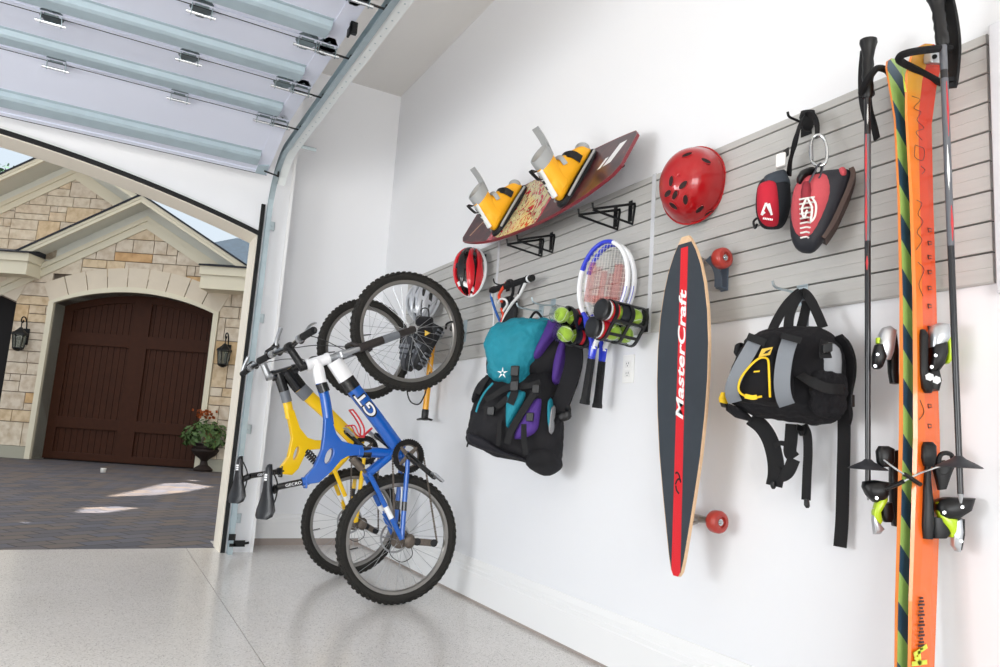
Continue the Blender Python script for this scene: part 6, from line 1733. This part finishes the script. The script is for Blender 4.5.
def ski(Y, sgn, label, dpx, tipk):
    """sgn: -1 top sheet towards the viewer, +1 away"""
    z = lambda py: at(921, py, 1, Y).z
    zs = [z(p[0]) for p in EDGE]
    zb = min(zs); t = thing('ski', Vector((at(918, 300, 1, YB_).x, Y, zb)), label, 'ski', 'pair of orange skis')
    rs, top, base = [], [], []
    pts = []
    for py, xl, xr in EDGE:
        a, b = at(xl, py, 1, YB_), at(xr, py, 1, YB_); zz = (a.z+b.z)/2
        tip = max(0, (zz-(zs[0]-.20))/.20); tl = max(0, ((zb+.10)-zz)/.10)
        yo = sgn*(tipk*tip**2+.012*tl**2)
        th = .011-.006*min(1, abs(zz-.95)/.8)
        pts.append((a.x, b.x, zz, yo, th))
    P = []
    for i in range(len(pts)-1):
        for k in range(6):
            u = k/6; P.append(tuple(pts[i][j]*(1-u)+pts[i+1][j]*u for j in range(5)))
    P.append(pts[-1])
    core, tp, bs, eg = MB(), MB(), MB(), MB()
    rc, rt, rb = [], [], []; e1_, e2_ = [], []
    for xl, xr, zz, yo, th in P:
        y0 = Y+yo; y1 = Y+yo+sgn*th
        rc.append([Vector((xl, y0, zz)), Vector((xr, y0, zz)), Vector((xr-.0015, y1, zz)), Vector((xl+.0015, y1, zz))])
        m_ = (xl+xr)/2; w = (xr-xl)/2-.002
        rt.append([Vector((m_-w, y1, zz)), Vector((m_-w*.45, y1+sgn*.0025, zz)), Vector((m_+w*.45, y1+sgn*.0025, zz)), Vector((m_+w, y1, zz)), Vector((m_+w, y1-sgn*.0005, zz)), Vector((m_-w, y1-sgn*.0005, zz))])
        rb.append([Vector((m_-w, y0-sgn*.0008, zz)), Vector((m_+w, y0-sgn*.0008, zz)), Vector((m_+w, y0+sgn*.0004, zz)), Vector((m_-w, y0+sgn*.0004, zz))])
    core.rings(rc); tp.rings(rt); bs.rings(rb)
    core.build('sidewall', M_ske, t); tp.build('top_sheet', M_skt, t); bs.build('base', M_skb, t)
    return t
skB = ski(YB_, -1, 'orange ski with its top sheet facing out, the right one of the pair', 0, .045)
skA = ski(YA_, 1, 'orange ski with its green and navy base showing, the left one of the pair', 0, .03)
# thin black line drawing, lettering-like marks and a lime emblem on the right ski
def bp(px, py, d=.0142): 
    p = at(px, py, 1, YB_-.0135); return p
gl = MB()
for pts in ([(912, 96), (920, 100), (914, 108), (921, 112), (917, 120), (924, 128), (916, 132), (922, 140)], [(915, 145), (924, 149), (923, 160), (915, 157), (915, 146)], [(921, 166), (925, 170), (922, 174)], [(917, 200), (922, 204), (918, 214), (923, 222), (917, 232), (922, 240), (916, 250)], [(918, 262), (924, 270), (919, 284), (923, 296)], [(920, 400), (924, 412), (919, 420)]):
    gl.tube(spline([bp(*p) for p in pts], 4), .0007, 5)
gl.build('line_drawing', M_black, skB)
bk_ = MB()
for y in (228, 241, 255, 270, 286, 304, 326, 344, 404, 424):
    for (a, b) in (((928, y), (931.5, y+1)), ((928.5, y+4), (931.8, y+3)), ((928, y), (928.5, y+4))): bk_.tube([bp(*a), bp(*b)], .0011, 5)
bk_.build('edge_lettering', mat('dark_print', '#3a1a12', .5), skB)
sm = MB()
for k in range(16): sm.obox(bp(921.5, 598+3.4*k), Vector((.006+.003*(k % 3), 0, 0)), Vector((0, 0, .0022)), Vector((0, .0004, 0)))
sm.build('small_print', mat('dark_print', '#3a1a12', .5), skB)
ye = MB()
for a, b in (((914, 655), (927, 646)), ((919, 651), (920, 664)), ((912, 664), (927, 662)), ((915, 657), (921, 664))): ye.strap([bp(*a), bp(*b)], Vector((0, 0, 1)) if abs(a[0]-b[0]) > 4 else Vector((1, 0, 0)), .010, .0008)
ye.build('lime_emblem', mat('lime_print', '#d9e04a', .4), skB)
MB().prism([bp(902, 68), bp(906.5, 92), bp(904.5, 92)], (0, -.0006, 0)).build('tip_wedge', mat('tip_lime', '#cfe04a', .3), skB)
# bindings
def part(fr, rows, name, m, parent, d0=0, **k): return loft(fr, rows, d0=d0, power=k.pop('power', .6)).build(name, m, parent, smooth=True, angle=k.pop('angle', 60), bevel=0)
bf1 = Fr(Vector((1.79, YB_-.045, 1.15)), (-.62, -.78, 0))
part(bf1, [(919, 330, 924, 330, .012, .012), (918, 336, 927, 335, .018, .018), (918, 372, 927, 372, .018, .018), (920, 388, 932, 390, .02, .02), (924, 393, 931, 393, .01, .01)], 'toe_plate', M_black, skB)
toe = part(bf1, [(931, 326, 938, 323, .01, .02), (929, 331, 948, 324, .022, .025), (929, 340, 949, 337, .026, .025), (929, 348, 946, 343, .02, .02)], 'toe_piece', M_silv, skB)
part(bf1, [(930, 346, 946, 343, .022, .02), (930, 356, 946, 353, .026, .025), (929, 366, 943, 364, .022, .02), (928, 373, 938, 372, .012, .02)], 'toe_housing', M_black, skB)
part(bf1, [(943, 336, 949, 335, .018, .01), (945, 348, 951, 350, .02, .015), (945, 358, 951, 360, .018, .015), (944, 364, 948, 364, .01, .01)], 'lime_wing', M_lime, skB, d0=-.005)
part(bf1, [(928, 372, 938, 371, .018, .02), (927, 380, 940, 381, .022, .02), (928, 390, 938, 391, .016, .02)], 'toe_wing', M_black, skB)
for cx, cy in ((929.5, 377), (936.5, 380)): 
    c = bf1(cx, cy, .024); MB().lathe([(.010, 0), (.010, .002), (.003, .003)], c, bf1.n, 6).build('white_roller', M_hwhite, skB)
for cx, cy in ((935.5, 355.5), (931.5, 367)): MB().lathe([(.004, 0), (.004, .002)], bf1(cx, cy, .026), bf1.n, 12).build('screw', M_chrome, skB)
bf2 = Fr(Vector((1.79, YB_-.045, .85)), (-.62, -.78, 0))
part(bf2, [(922, 442, 932, 442, .012, .012), (919.5, 447, 935, 446, .02, .02), (919, 458, 935, 458, .022, .02), (922, 466, 934, 467, .016, .02)], 'heel_stop', M_black, skB)
part(bf2, [(924, 466, 930, 466, .012, .02), (922, 480, 930, 480, .014, .02), (921, 500, 932, 500, .018, .02), (919.5, 525, 933, 525, .02, .02), (921, 538, 932, 539, .014, .02)], 'heel_track', M_black, skB)
part(bf2, [(937, 500, 948, 497, .015, .02), (935, 507, 974, 498, .026, .025), (937, 514, 970, 510, .026, .025), (942, 519, 958, 518, .018, .02)], 'heel_cup', M_black, skB)
part(bf2, [(936, 502, 942, 500, .012, .01), (936, 512, 942, 513, .015, .01), (940, 522, 956, 519, .02, .015), (947, 530, 955, 529, .018, .015), (949, 537, 953, 537, .01, .01)], 'lime_body', M_lime, skB)
part(bf2, [(931, 517, 944, 518, .014, .02), (930, 528, 950, 533, .016, .02), (932, 538, 946, 538, .012, .02)], 'heel_base', M_black, skB)
part(bf2, [(953, 522, 961, 518, .012, .012), (951, 534, 962, 532, .016, .014), (951, 545, 960, 547, .014, .012), (955, 551, 960, 552, .008, .008)], 'heel_lever', M_silv, skB)
part(bf2, [(958, 520, 964, 519, .010, .012), (956, 535, 964, 535, .012, .012), (956, 549, 961, 550, .01, .01)], 'lever_back', M_black, skB, d0=-.004)
for cx, cy in ((944, 512.5), (962, 507), (961, 541)): MB().lathe([(.004, 0), (.004, .002)], bf2(cx, cy, .028), bf2.n, 12).build('screw', M_chrome, skB)
def brake(fr, pad, pts, name, parent):
    MB().tube([fr(*p) for p in pts], .0024, 8).build('brake_wire', M_chrome, parent, smooth=True)
    MB().etube([fr(*p) for p in pad], (.0075, .005), fr.n, n=10).build('brake_pad', M_black, parent, smooth=True)
brake(bf2, [(904, 474, .03), (912, 479, .03), (921, 485, .03)], [(884, 460, .0), (893, 467, .02), (905, 475, .03)], 'b', skB)
brake(bf2, [(886, 489, .02), (896, 485, .025), (904, 481, .03)], [(904, 481, .03), (920, 473, .03), (940, 466, .02), (950, 464, .02)], 'b', skB)
MB().tube(spline([bf2(938, 468, .01), bf2(940, 456, .015), bf2(946, 453, .015), bf2(952, 456, .015), bf2(952, 466, .012), bf2(946, 474, .01), bf2(940, 474, .01)], 6), .0055, 8).build('brake_arm', M_black, skB, smooth=True)
part(bf2, [(936, 462, 944, 460, .01, .01), (933, 470, 954, 466, .016, .012), (935, 478, 950, 476, .014, .012), (938, 490, 946, 489, .008, .008)], 'brake_housing', M_black, skB)
# the left ski's bindings, on its far side
ba1 = Fr(Vector((1.77, YA_+.04, 1.15)), (-.62, -.78, 0))
part(ba1, [(882, 328, 890, 326, .01, .01), (879, 334, 896, 331, .02, .02), (874, 352, 893, 352, .02, .02), (877, 360, 890, 360, .014, .01)], 'toe_piece', M_silv, skA)
part(ba1, [(875, 345, 882, 345, .016, .012), (872, 356, 886, 357, .02, .015), (872, 366, 882, 367, .016, .012), (874, 369, 880, 369, .008, .008)], 'toe_housing', M_black, skA, d0=.006)
part(ba1, [(888, 330, 896, 330, .01, .02), (888, 350, 898, 350, .014, .02), (889, 372, 898, 373, .014, .02), (891, 383, 899, 384, .01, .02)], 'toe_plate', M_black, skA, d0=-.02)
part(ba1, [(876, 338, 880, 338, .008, .008), (876, 343, 879, 344, .008, .008)], 'lime_wing', M_lime, skA, d0=.02)
for cx, cy in ((877.5, 354.5), (875, 366)): MB().lathe([(.004, 0), (.004, .002)], ba1(cx, cy, .024), ba1.n, 12).build('screw', M_chrome, skA)
ba2 = Fr(Vector((1.77, YA_+.04, .85)), (-.62, -.78, 0))
part(ba2, [(879, 446, 888, 446, .01, .012), (876, 451, 894, 449, .016, .016), (877, 462, 894, 462, .016, .016), (880, 467, 890, 467, .01, .01)], 'heel_stop', M_black, skA)
part(ba2, [(890, 452, 898, 450, .01, .02), (890, 480, 899, 480, .012, .02), (891, 515, 899, 515, .012, .02), (893, 526, 899, 527, .01, .02)], 'heel_track', M_black, skA, d0=-.02)
part(ba2, [(863, 482, 875, 480, .012, .02), (862, 487, 888, 482, .024, .02), (866, 495, 888, 494, .024, .02), (873, 502, 884, 502, .014, .015)], 'heel_cup', M_black, skA)
part(ba2, [(880, 492, 887, 492, .01, .01), (875, 502, 887, 500, .018, .014), (872, 512, 880, 512, .016, .014), (873, 520, 882, 521, .012, .012), (876, 525, 880, 525, .006, .006)], 'lime_body', M_lime, skA)
part(ba2, [(880, 504, 892, 502, .012, .014), (880, 515, 894, 516, .014, .014), (884, 522, 892, 522, .01, .01)], 'heel_base', M_black, skA, d0=-.01)
part(ba2, [(873, 508, 876, 507, .01, .01), (872, 520, 877, 521, .012, .012), (873, 530, 884, 529, .012, .012), (873, 534, 880, 534, .006, .006)], 'heel_lever', M_silv, skA)
MB().lathe([(.004, 0), (.004, .002)], ba2(876.5, 498, .026), ba2.n, 12).build('screw', M_chrome, skA)

# poles
M_pole = mat('pole_shaft_black', '#17161a', .3, coat=.4); M_polr = mat('pole_red', '#c4242e', .3, coat=.4); M_polg = mat('pole_grey', '#6c6e74', .3, metal=.5)
def pole(g0, g1, tip, bask, off, label, bands, bulb):
    a, b, e = W(*g0, off), W(*g1, off), W(*tip, off-.01); ax = (a-b).normalized(); L = (b-e).length
    t = thing('ski_pole', e, label, 'ski pole', 'pair of black and red ski poles')
    P = lambda k: b+(e-b)*k
    MB().tube([P(0), P(1)], [.0085, .0065], 12).build('shaft', M_pole, t, smooth=True)
    for k0, k1, m in bands: MB().tube([P(k0), P(k1)], [.0089-.002*k0+.0, .0089-.002*k1], 12).build('shaft_band', m, t, smooth=True)
    for k0, k1, m, dx in bulb:
        s = Vector((-.75, -.6, 0)).normalized(); u = ax.cross(s)
        MB().etube([P(k0)+s*.0075+u*dx, P((k0+k1)/2)+s*.0068+u*dx, P(k1)+s*.0068+u*dx], [(.001, .001), (.0035, .002), (.001, .001)], u, n=8).build('shaft_flash', m, t, smooth=True)
    gl_ = (a-b).length
    pf = [(.0, .0115), (.06, .015), (.2, .0155), (.28, .0135), (.36, .0155), (.46, .0135), (.56, .0155), (.66, .0135), (.78, .0165), (.86, .019), (.93, .023), (.985, .022), (1.0, .014)]
    MB().etube([b+ax*gl_*k for k, _ in pf], [(r*1.0, r*.85) for _, r in pf], (-.7, .7, 0), n=16).build('grip', M_black, t, smooth=True)
    c = W(*bask, off-.008); bx = (b-e).normalized()
    MB().lathe([(.008, .022), (.014, .016), (.030, .008), (.044, .0), (.047, -.003), (.043, -.004), (.02, .002), (.008, .0)], c, bx, 28).build('basket', mat('basket_grey', '#333439', .5), t, smooth=True)
    MB().tube([e, e-bx*.02], [.0065, .002], 10).build('tip', M_alu, t, smooth=True)
    return t, a, b, ax
p1, a, b, ax = pole((868.5, 39), (867.5, 98), (868, 492), (868, 468), .135, 'ski pole left of the orange skis, its grip in the black rack arm', [(.10, .38, M_polg)], [(.02, .09, M_chrome, .0), (.10, .24, M_polr, -.004), (.24, .38, M_polr, -.004), (.42, .455, M_polr, -.002)])
MB().strap(spline([W(863, 50, .13), W(861, 75, .12), W(862, 100, .12), W(866, 118, .12)], 6), (-.3, -.9, 0), .020, .004).build('wrist_strap', M_web, p1, smooth=True)
MB().strap(spline([W(868, 96, .115), W(870, 112, .11), W(874, 126, .10), W(877, 139, .10)], 6), (-.3, -.9, .2), .020, .005).build('wrist_strap', M_web, p1, smooth=True)
p2, a, b, ax = pole((936, -6), (943, 46), (960.5, 494), (959, 466), .165, 'ski pole right of the orange skis, its strap hanging behind the grip', [(0, .06, M_polg), (.08, .20, M_polg), (.20, .40, M_polg), (.40, .47, M_polg)], [(.09, .22, M_polr, .003), (.24, .36, M_whiteL, .0), (.38, .46, M_polr, .003)])
MB().strap(spline([W(944, -8, .15), W(950, 15, .13), W(954, 45, .12), W(953, 70, .115), W(951, 87, .115)], 6), (-.4, -.9, 0), .042, .007).build('wrist_strap', M_web, p2, smooth=True)
for y in (80, 86): MB().strap([W(945.5, y, .125), W(957, y-1, .12)], (0, 0, 1), .012, .008).build('strap_stitch', M_blackm, p2)
# rack: a plate in the slats with two padded arms
rk = thing('ski_rack', W(918, 90, .02), 'black padded ski rack arms gripping the ski tips and both poles', 'rack')
rp1 = [W(893, 82, .03), W(889, 73, .06), W(884, 69, .10), W(877, 68.5, .14), (W(871, 75, .165)), W(865, 84, .165), W(861.5, 92, .15), W(865, 95, .13), W(873, 93, .11)]
MB().tube(spline(rp1, 6), .0088, 10).build('rack_arm', M_foam, rk, smooth=True)
rp2 = [W(951, 49, .12), W(945, 48, .15), W(930, 49.5, .20), W(912, 52, .24), W(902, 55, .245), W(899, 59, .235), W(903, 63, .20), W(915, 69, .14), W(928, 76, .08), W(941, 83, .03)]
MB().tube(spline(rp2, 6), .0092, 10).build('rack_arm', M_foam, rk, smooth=True)
hp_ = W(937, 66, .05)
MB().box((WALLX-TH-.005, W(944, 80, .02).y, W(944, 90, .02).z), (WALLX-TH-.001, W(893, 80, .02).y, W(944, 70, .02).z)).build('rack_plate', M_alu, rk, bevel=.001)
q = MB().obox(W(936, 58, .10), (W(941, 57, .10)-W(936, 58, .10))*.9, Vector((0, 0, .016)), Vector((-.02, .01, 0))); cl_ = q.build('rack_clamp', M_silv, rk, bevel=.003)
MB().lathe([(.006, 0), (.006, .003)], W(934.5, 57, .128), (-.8, -.6, 0), 10).build('clamp_screw', M_black, cl_)
# ============================================================ light, sky, camera
w = bpy.data.worlds.new('sky'); sc.world = w; w.use_nodes = True
nt = w.node_tree; bg = nt.nodes['Background']
tc = nt.nodes.new('ShaderNodeTexCoord'); sx = nt.nodes.new('ShaderNodeSeparateXYZ'); nt.links.new(tc.outputs['Generated'], sx.inputs[0])
cr_ = nt.nodes.new('ShaderNodeValToRGB'); e = cr_.color_ramp.elements
e[0].position = .0; e[0].color = (.50, .50, .49, 1); e[1].position = .9; e[1].color = (1.15, 1.14, 1.12, 1)
e2 = e.new(.10); e2.color = (.47, .52, .56, 1); e3 = e.new(.38); e3.color = (.46, .54, .62, 1); e4 = e.new(.5); e4.color = (.78, .80, .82, 1)
nt.links.new(sx.outputs['Z'], cr_.inputs[0]); nt.links.new(cr_.outputs[0], bg.inputs[0]); bg.inputs[1].default_value = 1.0
def area(name, loc, to, sx_, sy_, power, col=(1, 1, 1)):
    l = bpy.data.lights.new(name, 'AREA'); l.shape = 'RECTANGLE'; l.size = sx_; l.size_y = sy_; l.energy = power; l.color = col
    o = bpy.data.objects.new(name, l); COL.objects.link(o); o.location = loc
    d = Vector(to)-Vector(loc); o.rotation_euler = d.to_track_quat('-Z', 'Y').to_euler(); return o
LC = (.955, .98, 1.0)
area('softbox_and_fill', (-4.0, .9, 1.25), (1.85, 1.7, 1.45), 0.5, 1.1, 11, LC)
area('softbox_and_fill', (-4.0, 2.7, 1.25), (1.5, 4.2, 1.7), 0.5, 1.1, 26, LC)
area('softbox_and_fill', (-2.6, 1.9, .8), (1.1, 5.4, 2.1), 1.2, 1.0, 26, LC)  # extra fill lamp, added to brighten the back wall
area('fill_bounce', (-1.5, -3.9, 1.1), (-.6, 5.4, 2.3), 3.4, 1.8, 104, LC)  # added fill lamp behind the camera to lift the room, no source known
# sun behind the added wall; it reaches the pavers only through its cut holes
sun = bpy.data.lights.new('sun', 'SUN'); sun.energy = 20; sun.angle = math.radians(.6); sun.color = (1, .95, .86)
so_ = bpy.data.objects.new('sun', sun); COL.objects.link(so_); so_.rotation_euler = (-SUNV).to_track_quat('-Z', 'Y').to_euler()
cam = bpy.data.cameras.new('camera'); co = bpy.data.objects.new('camera', cam); COL.objects.link(co)
cam.sensor_width = 36; cam.lens = FOC*36/1000; cam.clip_start = .05; cam.clip_end = 500
co.matrix_world = Matrix(((RX.x, RU.x, -RF.x, EYE.x), (RX.y, RU.y, -RF.y, EYE.y), (RX.z, RU.z, -RF.z, EYE.z), (0, 0, 0, 1)))
sc.camera = co
sc.view_settings.view_transform = 'Standard'; sc.view_settings.look = 'None'; sc.view_settings.gamma = 1; sc.view_settings.exposure = 0.69
sc.view_settings.use_curve_mapping = False
